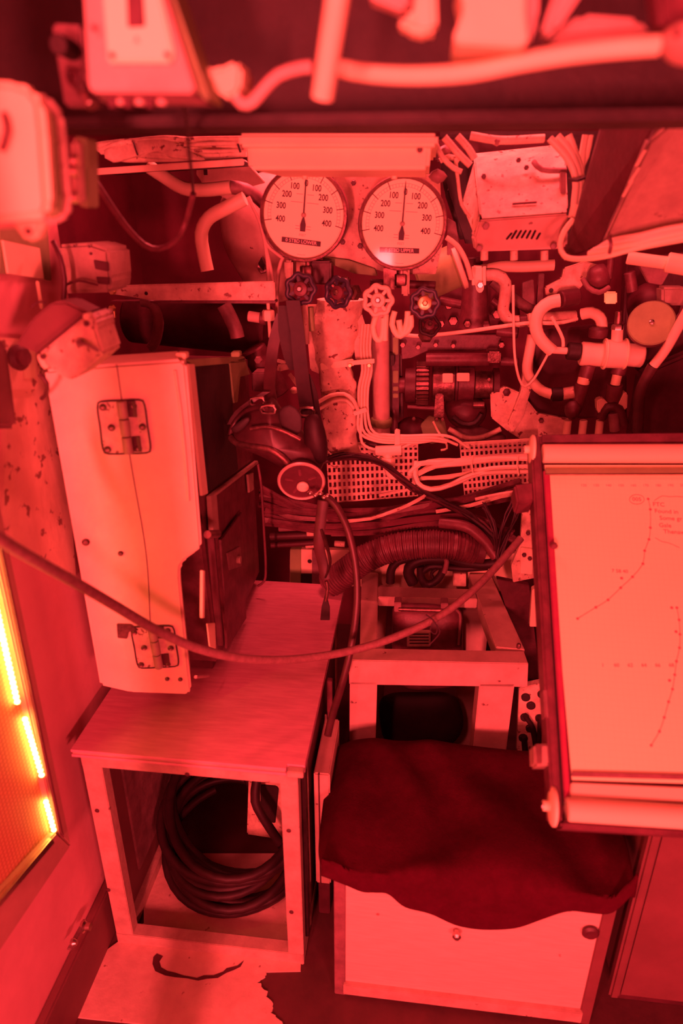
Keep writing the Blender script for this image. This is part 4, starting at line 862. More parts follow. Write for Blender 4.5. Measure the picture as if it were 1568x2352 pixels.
bolt((1102, 654, 1.79), pc, 8, .012, 'metal')
one('cross_pipe', 'pale level pipe under the louvred box', 'pipe', [(1105, 622, 1.86), (1150, 612, 1.86), (1200, 612, 1.86), (1272, 608, 1.86)], 13)
one('back_pipe', 'pale slanting pipe half hidden behind the S-bend hose', 'pipe', [(1130, 645, 1.92), (1165, 675, 1.92), (1200, 700, 1.92), (1225, 715, 1.92)], 12, 'mid')
h2 = thing('hooked_hose', W(1300, 910, 1.80), 'long pale hooked hose bending down to a black coupling', 'hose')
tube('hose', [(1285, 690, 1.78), (1262, 695, 1.78), (1240, 712, 1.78), (1230, 740, 1.78), (1234, 768, 1.78), (1250, 790, 1.78), (1268, 806, 1.78)], 15, 'pale', h2)
one('lower_hose', 'pale hose curving under the dark square cover', 'hose', [(1222, 770, 1.84), (1215, 810, 1.83), (1210, 850, 1.82), (1225, 880, 1.81), (1245, 898, 1.80), (1268, 906, 1.79)], 12)
rod('coupling', (1265, 906, 1.79), (1292, 905, 1.79), 16, 'darker', h2); rod('coupling', (1285, 688, 1.78), (1325, 680, 1.80), 20, 'dark', h2); rod('branch', (1268, 804, 1.78), (1302, 806, 1.78), 8, 'pale', h2); rod('branch_cap', (1302, 806, 1.78), (1332, 808, 1.78), 20, 'darker', h2)
one('short_cable', 'thin pale cable dropping to the hooked hose branch', 'cable', [(1266, 728, 1.76), (1280, 752, 1.76), (1292, 778, 1.76), (1293, 796, 1.76)], 4)
rw = thing('rusty_bracket', W(1280, 700, 1.82), 'chipped pale mounting lug with a bolt hole above the hooked hose', 'bracket')
slab('lug', [(1252, 660), (1290, 640), (1295, 615), (1340, 600), (1385, 610), (1350, 640), (1325, 672), (1290, 675), (1254, 680)], 1.82, .02, 'pale_worn', rw, .003); rod('hole', (1265, 667, 1.819), W(1265, 667, 1.819) + Vector((0, -.002, 0)), 5, 'darker', rw)
slab('web', [(1200, 650), (1225, 642), (1228, 700), (1200, 704)], 1.92, .02, 'mid', rw); slab('web', [(1238, 630), (1250, 628), (1246, 700), (1232, 704)], 1.92, .02, 'mid', rw)
# tee valve
tv_ = thing('ball_valve', W(1405, 990, 1.78), 'pale three-way valve body with lower branches', 'valve')
rod('left_elbow', (1332, 812, 1.78), (1385, 815, 1.78), 27, 'pale', tv_, 24); rod('body', (1384, 812, 1.76), (1436, 814, 1.76), 32, 'pale', tv_, 28); rod('right_elbow', (1432, 814, 1.78), (1476, 818, 1.78), 26, 'pale', tv_, 24)
for x in (1388, 1434): tube('body_band', [W(x, 813, 1.76) + Vector((0, math.cos(t), math.sin(t))) * px(W(x, 813, 1.76), 33) for t in [R_(30 * i) for i in range(12)]], 2.5, 'cream', tv_, 6, closed=True)
rod('gland', (1418, 748, 1.76), (1416, 786, 1.76), 13, 'pale', tv_, 20); rod('stem', (1421, 715, 1.76), (1418, 752, 1.76), 8, 'gun', tv_); lathe('stem_nut', [(.012, 0), (.014, .003), (.014, .012)], W(1418, 745, 1.75), (0, 0, -1), 'metal', tv_, 6)
rod('left_leg', (1352, 836, 1.78), (1342, 872, 1.78), 17, 'frame_dark', tv_); rod('left_leg_ring', (1342, 866, 1.775), (1338, 882, 1.775), 14, 'cream', tv_); rod('left_leg', (1338, 880, 1.78), (1318, 945, 1.79), 16, 'frame_dark', tv_)
rod('right_leg', (1424, 838, 1.78), (1418, 860, 1.78), 17, 'frame_dark', tv_); rod('right_leg_ring', (1418, 858, 1.775), (1412, 884, 1.775), 11, 'cream', tv_); rod('right_leg', (1412, 882, 1.78), (1406, 925, 1.79), 18, 'frame_dark', tv_)
blob('elbow', [(1300, 925), (1320, 915), (1332, 935), (1325, 958), (1305, 962), (1296, 945)], 1.78, .03, 'dark', tv_); rod('elbow_stub', (1292, 905, 1.79), (1320, 900, 1.78), 14, 'pale_worn', tv_)
tp = slab('yoke', [(1370, 920), (1385, 915), (1400, 930), (1420, 928), (1434, 900), (1442, 905), (1440, 940), (1425, 945), (1395, 942), (1382, 960), (1372, 945)], 1.77, .03, 'pale', tv_, .003)
tube('lower_bend', [(1380, 960, 1.78), (1395, 935, 1.77), (1420, 940, 1.77), (1432, 975, 1.77)], 11, 'dark', tv_); rod('outlet', (1408, 948, 1.77), (1412, 990, 1.77), 12, 'mid', tv_)
for x in (1304, 1340, 1378): rod('outlet', (x, 965, 1.8), (x - 4, 1000, 1.8), 9, 'pale', tv_)
el = thing('elbow_hose', W(1390, 770, 1.80), 'short pale elbow hose above the three-way valve', 'hose')
tube('hose', [(1335, 722, 1.82), (1358, 718, 1.81), (1376, 728, 1.80), (1382, 745, 1.80), (1380, 764, 1.80)], 13, 'pale', el); lathe('cup', [(.022, 0), (.024, .004), (.024, .02), (.018, .026)], W(1372, 775, 1.79), (0, 0, 1), 'dark', el, 20)
dk = thing('disc_handwheel', W(1495, 790, 1.72), 'round brownish disc handwheel at the right edge of the pipework', 'valve')
dx_ = Vector((-.25, -.85, .42)).normalized()
lathe('disc', [(.050, -.016), (.053, -.012), (.053, .0), (.050, .003), (.006, .004), (.006, .006)], W(1496, 742, 1.72), dx_, 'olive_light_tint', dk, 40); lathe('rim', [(.047, 0), (.0535, 0), (.055, -.008), (.0535, -.018), (.047, -.018)], W(1496, 742, 1.72), dx_, 'frame_dark', dk, 40, ring=True)
lathe('hub_screw', [(.006, 0), (.006, .004), (.003, .006)], W(1496, 742, 1.72) + dx_ * .004, dx_, 'metal', dk, 10)
blob('gearbox', [(1440, 690), (1480, 650), (1540, 660), (1560, 690), (1545, 730), (1480, 760), (1448, 740)], 1.85, .06, 'darkpaint', dk); rod('tag', (1400, 672, 1.80), W(1400, 672, 1.80) + Vector((0, .02, 0)), 1, 'brass', dk)
rect('brass_plate', 1388, 670, 1417, 698, 1.785, .012, 'brass', dk, .003)
one('slanted_pipe', 'pale slanting pipe running off the right edge below the disc handwheel', 'pipe', [(1600, 680, 1.66), (1568, 732, 1.68), (1530, 800, 1.70), (1500, 840, 1.71)], 12)
one('slanted_hose', 'dark rubber hose continuing down from the slanting pale pipe', 'hose', [(1500, 840, 1.71), (1480, 875, 1.72), (1468, 910, 1.73), (1464, 990, 1.74)], 13, 'rubberlit')
rp_ = thing('right_casing', W(1540, 990, 1.9), 'large dark casing filling the right edge above the chart table', 'casing')
slab('panel', [(1470, 860), (1700, 760), (1700, 1010), (1445, 1010)], 1.92, .05, 'dark', rp_, .008); slab('side', [(1440, 600), (1700, 560), (1700, 800), (1470, 860), (1430, 760)], 2.05, .05, 'dark', rp_, .006)
wp = thing('white_spigot', W(1500, 620, 1.62), 'thick pale pipe spigot with collar near the right edge', 'pipe')
rod('pipe', (1440, 592, 1.64), (1545, 606, 1.62), 14, 'cream', wp, 24); rod('collar', (1530, 602, 1.62), (1620, 618, 1.60), 22, 'cream', wp, 24); slab('lug', [(1470, 612), (1540, 620), (1520, 655), (1490, 650)], 1.66, .02, 'mid', wp)
rect('crusted_block', 1520, 660, 1580, 702, 1.75, .05, 'midpale', wp, .006)
gl = thing('globe_valve', W(1375, 650, 1.76), 'dark bulbous valve body hanging under the cable bundle', 'valve')
blob('body', [(1345, 640), (1355, 615), (1385, 605), (1402, 625), (1398, 655), (1370, 668), (1350, 660)], 1.78, .03, 'frame_dark', gl); rod('stem', (1404, 575, 1.76), (1398, 640, 1.77), 8, 'frame_dark', gl); rod('side_stub', (1445, 625, 1.80), (1452, 670, 1.80), 13, 'frame_dark', gl); tube('yoke', [(1338, 640, 1.75), (1350, 660, 1.74), (1375, 672, 1.74), (1398, 660, 1.75)], 6, 'mid', gl)

# ================================================================== LOUVRED BOX, DUCT AND CABLES (upper right)
lv = thing('louvred_box', W(1200, 575, 1.5), 'pale louvred electrical box tilted forward beneath the cables', 'box')
fr_ = [W(1100, 505, 1.46), W(1306, 490, 1.46), W(1303, 565, 1.50), W(1282, 572, 1.50), W(1094, 578, 1.50), W(1088, 545, 1.48)]
tp_ = [W(1088, 372, 1.60), W(1300, 350, 1.60), W(1306, 490, 1.46), W(1102, 505, 1.46)]
prism('top_cover', tp_, (0, .06, .02), 'pale_worn', lv, .004)
prism('front_cover', fr_, (0, .10, .0), 'stand', lv, .004)
prism('side_cover', [W(1062, 462, 1.60), W(1088, 372, 1.62), W(1102, 505, 1.47), W(1088, 540, 1.49), W(1072, 500, 1.58)], (.01, .08, 0), 'pale_worn', lv, .003)
fn = (fr_[1] - fr_[0]).cross(fr_[5] - fr_[0]).normalized()
if fn.y > 0: fn = -fn
for k in range(7):
    a = WP(1162 + k * 11.5, 548 - abs(k - 3) * -1.0, fr_[0] + fn * .001, fn); b = WP(1176 + k * 10.8, 528 + (6 if k in (0, 6) else 0), fr_[0] + fn * .001, fn)
    obox('louvre', a, b, .0045, .003, 'darker', lv, fn)
rod('seal_slot', WP(1176, 470, tp_[3] + Vector((0, 0, .0)), (tp_[1] - tp_[0]).cross(tp_[3] - tp_[0]).normalized()) + Vector((0, -.002, .001)), WP(1232, 466, tp_[3], (tp_[1] - tp_[0]).cross(tp_[3] - tp_[0]).normalized()) + Vector((0, -.002, .001)), 0, 'dark', lv, 8, rm=.002)
for x, y, Y in ((1115, 520, 1.47), (1270, 565, 1.49), (1100, 570, 1.49)): bolt((x, y, Y - .012), lv, 8, .006, 'mid')
for x, y in ((1208, 385), (1190, 368), (1110, 405)): bolt(W(x, y, 1.56) , lv, 6, .006, 'dark')
tube('lifting_strap', [(1225, 372, 1.56), (1245, 390, 1.54), (1300, 392, 1.54)], 6, 'mid', lv, 8); rect('clip', 1288, 395, 1300, 445, 1.5, .02, 'mid', lv)
for x in (1112, 1180, 1250): rod('foot', (x, 575, 1.54), (x, 598, 1.54), 9, 'pale_worn', lv)
cv = thing('drop_cables', W(1330, 500, 1.5), 'pale cables gathered by a black tie beside the louvred box', 'cables')
for k, pts in enumerate((((1262, 318), (1300, 360), (1322, 410), (1318, 470)), ((1280, 312), (1310, 350), (1330, 405), (1326, 480)), ((1305, 310), (1318, 345), (1334, 405), (1322, 500)), ((1345, 310), (1338, 350), (1332, 405), (1312, 500)), ((1358, 310), (1348, 360), (1326, 410), (1316, 500), (1292, 540), (1285, 570), (1300, 595)))):
    tube('cable', [(x, y, 1.42 + .008 * k) for x, y in pts], 8 if k < 4 else 5, 'pale', cv, 8)
tube('tie', [(1305, 412, 1.41), (1325, 414, 1.40), (1342, 408, 1.41)], 4, 'ink', cv, 6)
hb = thing('horizontal_cables', W(1420, 600, 1.5), 'pale cable bundle sweeping right beneath the grey duct', 'cables')
tube('cable', [(1316, 505, 1.42), (1296, 530, 1.41), (1286, 562, 1.40), (1296, 588, 1.38), (1330, 595, 1.35), (1390, 588, 1.31), (1450, 572, 1.29), (1520, 558, 1.28), (1620, 540, 1.27)], 6.5, 'cream', hb, 8)
for k in range(6):
    o = k * 6.5
    tube('cable', [(1352 + o * .9, 582 - o * .55, 1.34), (1410, 578 - o * .85, 1.305 + .004 * (k % 2)), (1470, 566 - o * .8, 1.285), (1530, 553 - o * .8 + 3 * math.sin(k * 2), 1.275), (1620, 534 - o * .7, 1.265)], random.uniform(5, 7.5), 'cream' if k < 3 else 'pale', hb, 8)
tube('tie', [(1398, 543, 1.29), (1403, 562, 1.285), (1399, 582, 1.29)], 4, 'frame_dark', hb, 6)
du = thing('hanging_duct', W(1480, 560, 1.3), 'broad grey-brown duct with dark sloping side, upper right', 'duct')
prism('face', [W(1800, 230, 1.14), W(1568, 255, 1.16), (1488, 330, 1.18), (1378, 566, 1.34), W(1568, 548, 1.33), W(1800, 525, 1.32)], (0, .06, .05), 'midpale', du, .006)
prism('side', [W(1390, 262, 1.30), W(1520, 262, 1.16), W(1490, 330, 1.18), W(1378, 566, 1.34), W(1312, 592, 1.42), W(1298, 580, 1.44)], (.01, .05, .02), 'dark', du, .004)
for x, y in ((1470, 360), (1455, 400), (1440, 430)): obox('scuff', WP(x - 10, y + 22, W(1488, 330, 1.18) + Vector((0, -.004, 0)), Vector((0, -.8, -.6))), WP(x + 12, y - 16, W(1488, 330, 1.18) + Vector((0, -.004, 0)), Vector((0, -.8, -.6))), .006, .001, 'pale_worn', du)
# clutter between the locker and the louvred box
kn = thing('cable_gland_cluster', W(1030, 400, 1.55), 'knotted pale cables and glands at the right end of the locker', 'cables')
for k, pts in enumerate((((1000, 330), (1015, 360), (1040, 385), (1060, 395)), ((1020, 315), (1050, 350), (1080, 380)), ((1050, 312), (1075, 340), (1090, 365)), ((1045, 360), (1052, 420), (1060, 470), (1080, 500)), ((1010, 370), (1030, 360), (1055, 368)), ((1080, 312), (1150, 322), (1250, 318)))):
    tube('cable', [(x, y, 1.5 + .01 * k) for x, y in pts], (6, 8, 8, 4, 6, 9)[k], 'pale_worn', kn, 8)
for x, y, r in ((1005, 405, 22), (1022, 345, 16), (1140, 325, 14)): blob('gland', [(x - r, y), (x, y - r * .8), (x + r, y), (x, y + r * .8)], 1.56, .02, 'mid', kn, n=4)
dt = thing('dark_trunking', W(1180, 350, 1.75), 'dark trunking behind the louvred box and locker', 'trunking')
slab('trunk', [(1000, 300), (1420, 300), (1420, 560), (1060, 560), (1020, 440)], 1.80, .06, 'darker', dt, .01); slab('lid', [(1000, 320), (1300, 320), (1300, 360), (1000, 372)], 1.77, .02, 'dark', dt, .004)
rc = thing('right_gauge_bracket', W(1065, 520, 1.74), 'pale curved bracket strip beside the right-hand gauge', 'bracket')
tube('strip', [(1024, 545, 1.70), (1050, 565, 1.70), (1070, 600, 1.70), (1082, 640, 1.72)], 6, 'pale', rc, 8); slab('web', [(1028, 500), (1046, 510), (1060, 600), (1040, 640), (1026, 600)], 1.76, .02, 'mid', rc)

# ================================================================== UPPER LEFT
tk = thing('lagged_tank', W(580, 650, 1.85), 'dull rounded pale tank left of the lower gauge', 'tank')
blob('shell', [(505, 480), (520, 440), (560, 410), (640, 390), (720, 420), (740, 520), (720, 620), (660, 690), (590, 680), (545, 620), (515, 560)], 1.88, .10, 'stand', tk, n=8)
slab('strap_plate', [(600, 590), (608, 608), (605, 622), (592, 606)], 1.76, .006, 'darker', tk, .001); tube('ring', [(592, 612, 1.77), (600, 626, 1.76), (612, 620, 1.77), (612, 606, 1.77)], 3, 'mid', tk, 6)
tb2 = thing('upper_plate', W(500, 420, 1.7), 'reddish flat plate with slots below the lagged cable bundle', 'plate')
slab('plate', [(452, 372), (560, 366), (610, 420), (560, 480), (470, 430), (450, 400)], 1.82, .02, 'stand', tb2); slab('slot', [(466, 372), (474, 372), (476, 402), (468, 402)], 1.815, .004, 'darker', tb2, 0); slab('slot', [(497, 355), (512, 357), (512, 372), (500, 372)], 1.7, .004, 'darker', tb2, 0)
one('lagged_bend', 'thick pale pipe bending down from beneath the cable bundle', 'pipe', [(340, 382, 1.60), (375, 405, 1.60), (420, 432, 1.60), (470, 436, 1.60), (530, 430, 1.60)], 15)
one('dark_bend', 'dull continuation pipe entering behind the left gauge', 'pipe', [(528, 430, 1.605), (565, 436, 1.62), (600, 462, 1.66), (625, 490, 1.7)], 15, 'mid')
one('elbow_pipe', 'pale elbow pipe dropping beside the dark bulkhead', 'pipe', [(562, 456, 1.58), (525, 475, 1.58), (480, 500, 1.58), (462, 535, 1.58), (466, 575, 1.58), (476, 622, 1.58)], 16)
for k, (xx, yy) in enumerate(((590, 640), (612, 640))): pass
cw = thing('capillary_lines', W(640, 700, 1.56), 'thin pale capillary lines running down beside the left gauge', 'pipes')
for pts in (((570, 452), (600, 520), (614, 600), (616, 660)), ((600, 520), (616, 590), (630, 660)), ((650, 590), (640, 620), (636, 700), (640, 790)), ((598, 500), (612, 560), (648, 592))): tube('line', [(x, y, 1.60) for x, y in pts], 4.5, 'stand', cw, 8)
rl = thing('flat_rail', W(440, 690, 1.5), 'pale flat bar with a drilled hole crossing left of the gauges', 'rail')
slab('bar', [(248, 660), (262, 656), (630, 646), (632, 690), (350, 690), (262, 676)], 1.50, .012, 'pale_worn', rl, .002); rod('hole', (336, 674, 1.499), W(336, 674, 1.499) + Vector((0, -.002, 0)), 4, 'darker', rl); slab('flange', [(250, 692), (632, 690), (632, 697), (300, 697)], 1.51, .03, 'frame_dark', rl)
bolt((260, 669, 1.495), rl, 8, .01, 'brass'); rod('hanging_bolt', (260, 703, 1.5), (264, 730, 1.5), 3, 'brass', rl); bolt((259, 707, 1.49), rl, 8, .01, 'brass')
sbt = thing('pipe_union', W(615, 775, 1.56), 'pale threaded union hanging below the flat bar end', 'fitting')
rod('stem', (615, 690, 1.56), (620, 775, 1.56), 4, 'pale', sbt); lathe('nut', [(.012, 0), (.014, .003), (.014, .02), (.012, .023)], W(616, 712, 1.555), (0, 0, -1), 'pale', sbt, 6); rod('side_stub', (570, 726, 1.6), (598, 730, 1.6), 12, 'stand', sbt); rod('side_nut', (598, 730, 1.6), (612, 732, 1.6), 15, 'frame_dark', sbt)
one('handle_grip', 'dull stubby grip hanging below the flat bar', 'grip', [(513, 700, 1.58), (525, 722, 1.58), (540, 755, 1.58), (545, 775, 1.58)], 17, 'mid')
one('dark_ring_hose', 'dark hose arc behind the top of the cabinet', 'hose', [(325, 692, 1.52), (350, 700, 1.52), (364, 740, 1.52), (356, 785, 1.52), (345, 800, 1.52)], 12, 'mid')
lt = thing('lattice_bracket', W(660, 880, 1.75), 'small broken pale lattice bracket behind the mask straps', 'bracket')
for a, b, w_ in (((640, 845), (680, 836), 16), ((645, 780), (662, 830), 8), ((636, 828), (660, 834), 8), ((664, 858), (686, 888), 9), ((640, 852), (642, 840), 9)): obox('bar', W(*a, 1.75), W(*b, 1.75), px(W(*a, 1.75), w_), .006, 'pale_worn', lt, (0, 1, 0))
blob('knob', [(666, 895), (674, 888), (684, 893), (682, 903), (670, 904)], 1.74, .008, 'pale_worn', lt, n=3)
pp = thing('dark_cross_pipe', W(560, 800, 1.85), 'dark pipework shadowed behind the cabinet top', 'pipe')
rod('pipe', (300, 730, 1.95), (620, 760, 1.9), 55, 'dark', pp, 24); rod('flange', (580, 800, 1.8), (640, 905, 1.82), 30, 'frame_dark', pp, 20); bolt((594, 826, 1.7), pp, 9, .012, 'mid'); rect('block', 578, 855, 612, 900, 1.72, .05, 'mid', pp, .004)
# lagged cable bundle
lc = thing('lagged_cable_tray', W(390, 395, 1.5), 'cloth-lagged cable bundle lying on a thin metal tray', 'cables')
for k in range(10):
    y = 318 + k * 4.6; q = random.uniform
    tube('cable', [W(208 + 6 * k, y + 18 - 2 * k + q(-4, 4), 1.5), W(290, y + q(-6, 8), 1.48 + q(0, .03)), W(380, y + q(-8, 6), 1.48 + q(0, .03)), W(470, y + q(-4, 8), 1.5 + q(0, .03)), W(565, y + q(-6, 6), 1.52)], q(4, 7), 'insulation', lc, 8)
blob('lagging', [(240, 345), (300, 322), (380, 318), (430, 345), (470, 368), (400, 362), (330, 358), (262, 372)], 1.49, .015, 'insulation', lc, wob=.006)
obox('tray_edge', W(212, 395, 1.5), W(560, 372, 1.5), .004, .012, 'pale', lc); prism('tray', [W(212, 393, 1.5), W(560, 370, 1.5), W(560, 370, 1.5) + Vector((0, .12, 0)), W(212, 393, 1.5) + Vector((0, .12, 0))], (0, 0, -.003), 'darker', lc)
tube('tie', [(307, 328, 1.47), (312, 345, 1.465), (316, 356, 1.47)], 2, 'ink', lc, 6); tube('tie', [(546, 330, 1.49), (552, 350, 1.49)], 3, 'ink', lc, 6)
one('black_flex', 'thin black flex hanging from the blurred overhead box', 'cable', [(408, 225, .76), (425, 260, .80), (432, 330, .90), (440, 400, 1.05), (444, 445, 1.2)], 5, 'rubber')
one('looped_flex', 'dull looped flex sagging against the dark bulkhead', 'cable', [(205, 395, 1.10), (240, 450, 1.12), (285, 515, 1.15), (330, 562, 1.18), (365, 572, 1.2), (400, 555, 1.22), (425, 515, 1.24), (444, 445, 1.2)], 8, 'frame_dark')
# wall equipment, left
wb = thing('wall_junction_box', W(195, 680, 1.25), 'dull box with two dark windows on the left wall', 'box')
slab('body', [(130, 562), (205, 558), (248, 572), (255, 640), (250, 672), (145, 675)], 1.24, .10, 'midpale', wb, .006); slab('window', [(214, 597), (246, 603), (248, 624), (218, 618)], 1.236, .006, 'dark', wb, .001); slab('window', [(220, 636), (250, 638), (250, 654), (224, 652)], 1.236, .006, 'dark', wb, .001)
for x, y in ((206, 566), (209, 583), (172, 565)): bolt((x, y, 1.237), wb, 3, .003, 'dark')
tube('cable', [(122, 555, 1.2), (138, 590, 1.19), (148, 640, 1.19), (146, 690, 1.19)], 6, 'dark', wb, 8); tube('cable', [(150, 655, 1.22), (180, 645, 1.22), (225, 655, 1.22)], 3, 'frame_dark', wb, 6)
lbp = thing('label_board', ('w', -.685, 1.1, 1.45), 'pale blank label board on the left wall', 'label')
prism('backing', [WX(x, y, -.684) for x, y in ((0, 500), (108, 500), (118, 645), (60, 632), (0, 628))], (-.006, 0, 0), 'olive_light_tint', lbp); prism('card', [WX(x, y, -.68) for x, y in ((8, 552), (91, 570), (101, 641), (20, 628))], (-.004, 0, 0), 'cream', lbp)
obox('conduit', WX(86, 645, -.675), WX(96, 710, -.675), .006, .006, 'cream', lbp, (1, 0, 0))
tc_ = thing('tilted_unit', W(160, 870, 1.02), 'pale square unit tilted askew over the cabinet top', 'box')
slab('case', [(86, 815), (205, 718), (222, 735), (218, 752), (232, 795), (238, 812), (214, 835), (168, 872), (150, 872), (110, 845)], 1.0, .07, 'pale_worn', tc_, .004); slab('lug', [(84, 812), (100, 822), (112, 840), (104, 850), (96, 846), (86, 828)], .998, .02, 'pale', tc_, .002); slab('lug', [(186, 724), (200, 718), (204, 732), (194, 736)], .996, .02, 'pale', tc_, .002)
slab('body', [(34, 792), (70, 735), (118, 694), (150, 692), (206, 719), (88, 814)], 1.03, .05, 'panelred', tc_, .004); tube('lead', [(72, 706, 1.02), (85, 694, 1.02), (104, 694, 1.02)], 3, 'dark', tc_, 6)  # top face of the unit, its shade put into the darker red
tube('handle', [(180, 788, .99), (196, 790, .985), (212, 798, .985), (226, 806, .99)], 4, 'mid', tc_, 8); rod('eyelet', (186, 786, .996), W(186, 786, .996) + Vector((0, -.006, 0)), 9, 'mid', tc_); rod('eyelet', (200, 743, .996), W(200, 743, .996) + Vector((0, -.004, 0)), 6, 'dark', tc_); rod('eyelet', (100, 819, .994), W(100, 819, .994) + Vector((0, -.004, 0)), 6, 'dark', tc_)
wpn = thing('wall_switch_plate', ('w', -.685, 1.0, 1.25), 'narrow wall plate with dark round knob and pale label', 'switch')
prism('plate', [WX(x, y, -.672) for x, y in ((5, 775), (70, 780), (88, 800), (90, 900), (30, 900))], (-.016, 0, 0), 'wallstain', wpn, .004); lathe('knob', [(.020, 0), (.022, .008), (.014, .012), (.013, .02)], WX(38, 820, -.668), (1, -.3, 0), 'frame_dark', wpn, 20); prism('label', [WX(x, y, -.668) for x, y in ((58, 802), (81, 802), (83, 868), (61, 868))], (-.004, 0, 0), 'cream', wpn)
tube('cable', [(92, 860, 1.0), (108, 880, 1.0), (106, 905, 1.02), (96, 915, 1.05)], 5, 'dark', wpn, 8)
db = thing('dark_wall_case', ('w', -.69, .8, 1.2), 'dark red case at the very left edge of the wall', 'case')
prism('case', [WX(x, y, -.64) for x, y in ((-60, 740), (5, 775), (22, 800), (45, 985), (-60, 985))], (-.045, 0, 0), 'panelred', db, .008, 3)
prism('lid', [WX(x, y, -.634) for x, y in ((-60, 750), (0, 785), (12, 800), (34, 970), (-60, 970))], (-.01, 0, 0), 'panelred', db, .004)

# ================================================================== OVERHEAD, OUT OF FOCUS
bm_ = thing('overhead_beam', ('w', .1, .86, 1.69), 'broad dark overhead beam across the top of the picture', 'beam')
zb = W(800, 305, 1.0).z
box('soffit', -.8, 1.2, .90, 1.0, zb, zb + .012, 'darker', bm_, .003); box('web', -.8, 1.2, .985, .998, zb + .012, 2.12, 'darker', bm_, .003)
for k_ in range(7): bolt(('w', .42 + .06 * k_, .902, zb + .006), bm_, 5, .006, 'mid', (0, -1, 0))
oj = thing('overhead_junction_box', W(330, 240, .72), 'pale blurred junction box with label plate overhead', 'box')
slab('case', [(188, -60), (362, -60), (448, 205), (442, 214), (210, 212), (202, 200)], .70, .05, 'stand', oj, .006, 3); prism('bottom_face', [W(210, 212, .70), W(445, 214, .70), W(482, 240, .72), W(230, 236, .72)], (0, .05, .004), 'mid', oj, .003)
slab('side_face', [(362, -60), (380, -60), (482, 236), (448, 212)], .715, .05, 'olive_light_tint', oj, .003)
slab('label_plate', [(232, -40), (362, -40), (400, 122), (392, 144), (246, 144)], .694, .006, 'dial', oj, .002); slab('window', [(288, -40), (326, -40), (332, 60), (292, 62)], .692, .004, 'dark', oj, .001); text('print', 'A', W(314, 92, .693), (1, 0, 0), (0, 0, 1), .008, 'faint', oj)
for x, y in ((259, 128), (385, 127), (218, 66)): bolt((x, y, .693), oj, 6, .004, 'dark')
for x in (258, 293, 343): rod('gland', (x, 214, .712), (x + 2, 248, .712), 11, 'dark', oj)
for x in (275, 320, 370): rod('gland', (x, 214, .716), (x + 2, 242, .716), 12, 'stand', oj)
ol = thing('overhead_bracket', W(170, 250, .78), 'blurred bracket with dark round knob beside the overhead junction box', 'bracket')
slab('plate', [(116, 52), (186, 56), (200, 210), (226, 244), (146, 244)], .80, .02, 'mid', ol, .003); rod('knob', (166, 116, .795), W(166, 116, .795) + Vector((0, -.03, 0)), 21, 'darker', ol); tube('ring', [(158, 160, .79), (180, 172, .78), (172, 196, .78), (160, 185, .79)], 6, 'dark', ol, 8, closed=True); rod('lamp', (198, 216, .78), (212, 244, .77), 12, 'metal', ol)
og = thing('overhead_gland', W(520, 235, .75), 'pale bulbous cable gland beside the overhead junction box', 'gland')
slab('horn', [(458, 152), (500, 156), (540, 136), (556, 150), (552, 206), (530, 228), (508, 224), (480, 190)], .75, .05, 'cream', og, .008, 3)
tube('cable', [(534, 210, .76), (556, 238, .76), (580, 234, .76), (605, 205, .76), (640, 172, .76), (690, 156, .76), (716, 154, .76)], 14, 'stand', og)
one('overhead_pipe_stub', 'pale pipe stub pointing down at top centre, blurred', 'pipe', [(782, -60, .64), (768, 40, .65), (754, 130, .66), (740, 226, .67)], 28, 'cream')
od = one('overhead_hose', 'long pale hose sagging across the overhead beam', 'hose', [(784, 158, .72), (860, 170, .71), (960, 174, .70), (1080, 166, .69), (1200, 142, .68), (1320, 122, .67), (1430, 110, .66), (1512, 104, .66)], 19, 'cream')
oc = thing('overhead_lamp_housing', W(1130, 100, .66), 'large pale blurred lamp housing at top right', 'lamp housing')
slab('housing', [(1050, -60), (1208, -60), (1206, 30), (1214, 98), (1196, 108), (1044, 100), (1040, 88), (1066, 20)], .66, .09, 'cream', oc, .010, 3); slab('side', [(1206, -60), (1240, -60), (1236, 40), (1214, 106), (1206, 60)], .67, .07, 'stand', oc, .006)
oa = thing('overhead_clamp', W(960, 75, .66), 'pale blurred clamp left of the lamp housing', 'clamp')
slab('arm', [(860, -60), (930, -20), (946, 10), (930, 26), (840, -10)], .68, .03, 'stand', oa, .004); slab('jaw', [(960, -60), (1000, -60), (1004, 64), (982, 80), (930, 68), (906, 44), (946, 40)], .67, .03, 'cream', oa, .006)
os_ = thing('overhead_strut', W(1300, 90, .68), 'flat pale struts fanning out at the top right corner', 'strut')
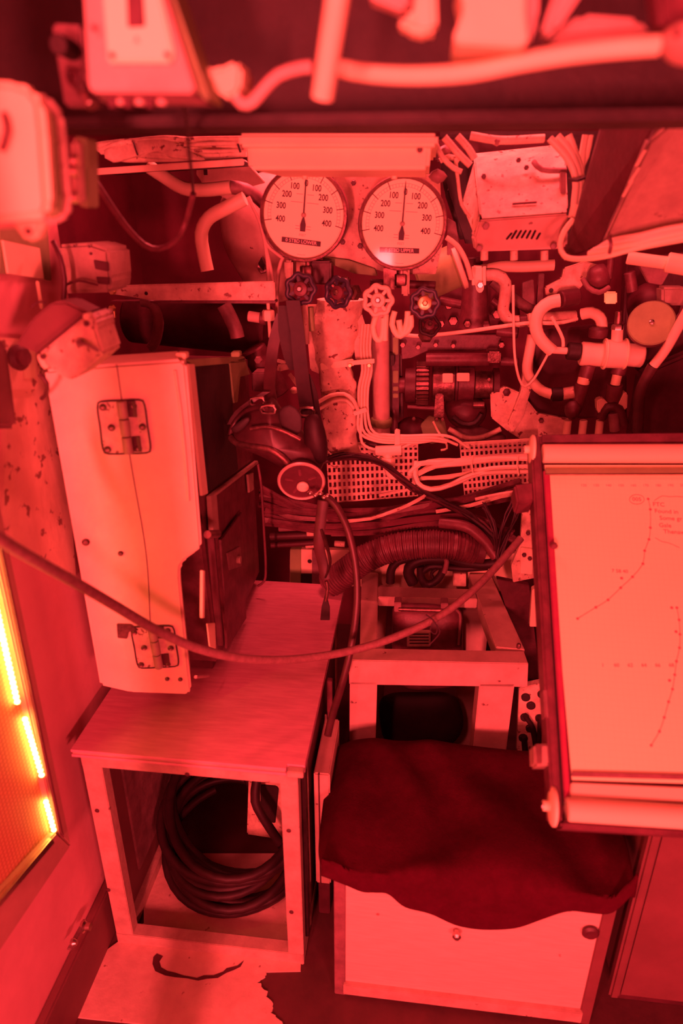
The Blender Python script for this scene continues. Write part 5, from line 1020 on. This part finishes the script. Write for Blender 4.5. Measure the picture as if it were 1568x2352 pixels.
slab('strut', [(1290, -60), (1366, -60), (1280, 70), (1238, 88)], .69, .03, 'stand', os_, .005); slab('strut', [(1340, 30), (1470, 40), (1500, 80), (1360, 88), (1250, 100), (1290, 60)], .70, .03, 'stand', os_, .005); slab('strut', [(1222, 100), (1420, 90), (1420, 110), (1210, 132)], .72, .03, 'mid', os_, .004)
oe = thing('overhead_end_fitting', W(1550, 140, .66), 'chunky pale fitting at the end of the overhead hose', 'fitting')
blob('fitting', [(1516, 104), (1532, 64), (1580, 50), (1640, 60), (1640, 150), (1580, 152), (1540, 140)], .66, .04, 'stand', oe); bolt((1554, 80, .62), oe, 8, .006, 'dark'); slab('post', [(1500, -60), (1700, -60), (1700, 60), (1516, 70)], .69, .03, 'frame_dark', oe, .004)
# big blurred box at the left edge
lj = thing('cast_junction_box', W(60, 550, .72), 'large pale cast box with a mounting ear at the left edge', 'box')
slab('cover', [(-80, 178), (30, 186), (68, 200), (92, 232), (100, 300), (112, 470), (104, 500), (-80, 520)], .66, .02, 'cream', lj, .009, 4); slab('gasket', [(92, 240), (116, 262), (136, 474), (126, 500), (100, 500)], .682, .012, 'olive_light_tint', lj, .003)
slab('base', [(-80, 200), (104, 216), (138, 262), (158, 470), (152, 498), (118, 516), (-80, 532)], .695, .012, 'stand', lj, .004); slab('ear', [(20, 500), (100, 500), (92, 536), (76, 554), (60, 554), (44, 540)], .69, .02, 'cream', lj, .004); rod('ear_hole', (66, 532, .689), W(66, 532, .689) + Vector((0, -.002, 0)), 8, 'dark', lj)
tube('recess', [(8, 260, .655), (16, 300, .652), (4, 345, .655)], 7, 'dark', lj, 8)
for y in (330, 385, 450): bolt((138 + (y - 330) * .1, y, .70), lj, 9, .012, 'metal')
lk = thing('hinge_bracket', W(190, 480, .85), 'dull stepped bracket plate right of the cast box', 'bracket')
slab('plate', [(168, 312), (200, 318), (204, 478), (180, 474)], .88, .03, 'olive_light_tint', lk, .002); slab('step', [(158, 320), (176, 318), (184, 470), (164, 466)], .86, .02, 'stand', lk, .004)
for y in (370, 395, 455): rod('spacer', (165, y, .85), (180, y, .85), 12, 'metal', lk)
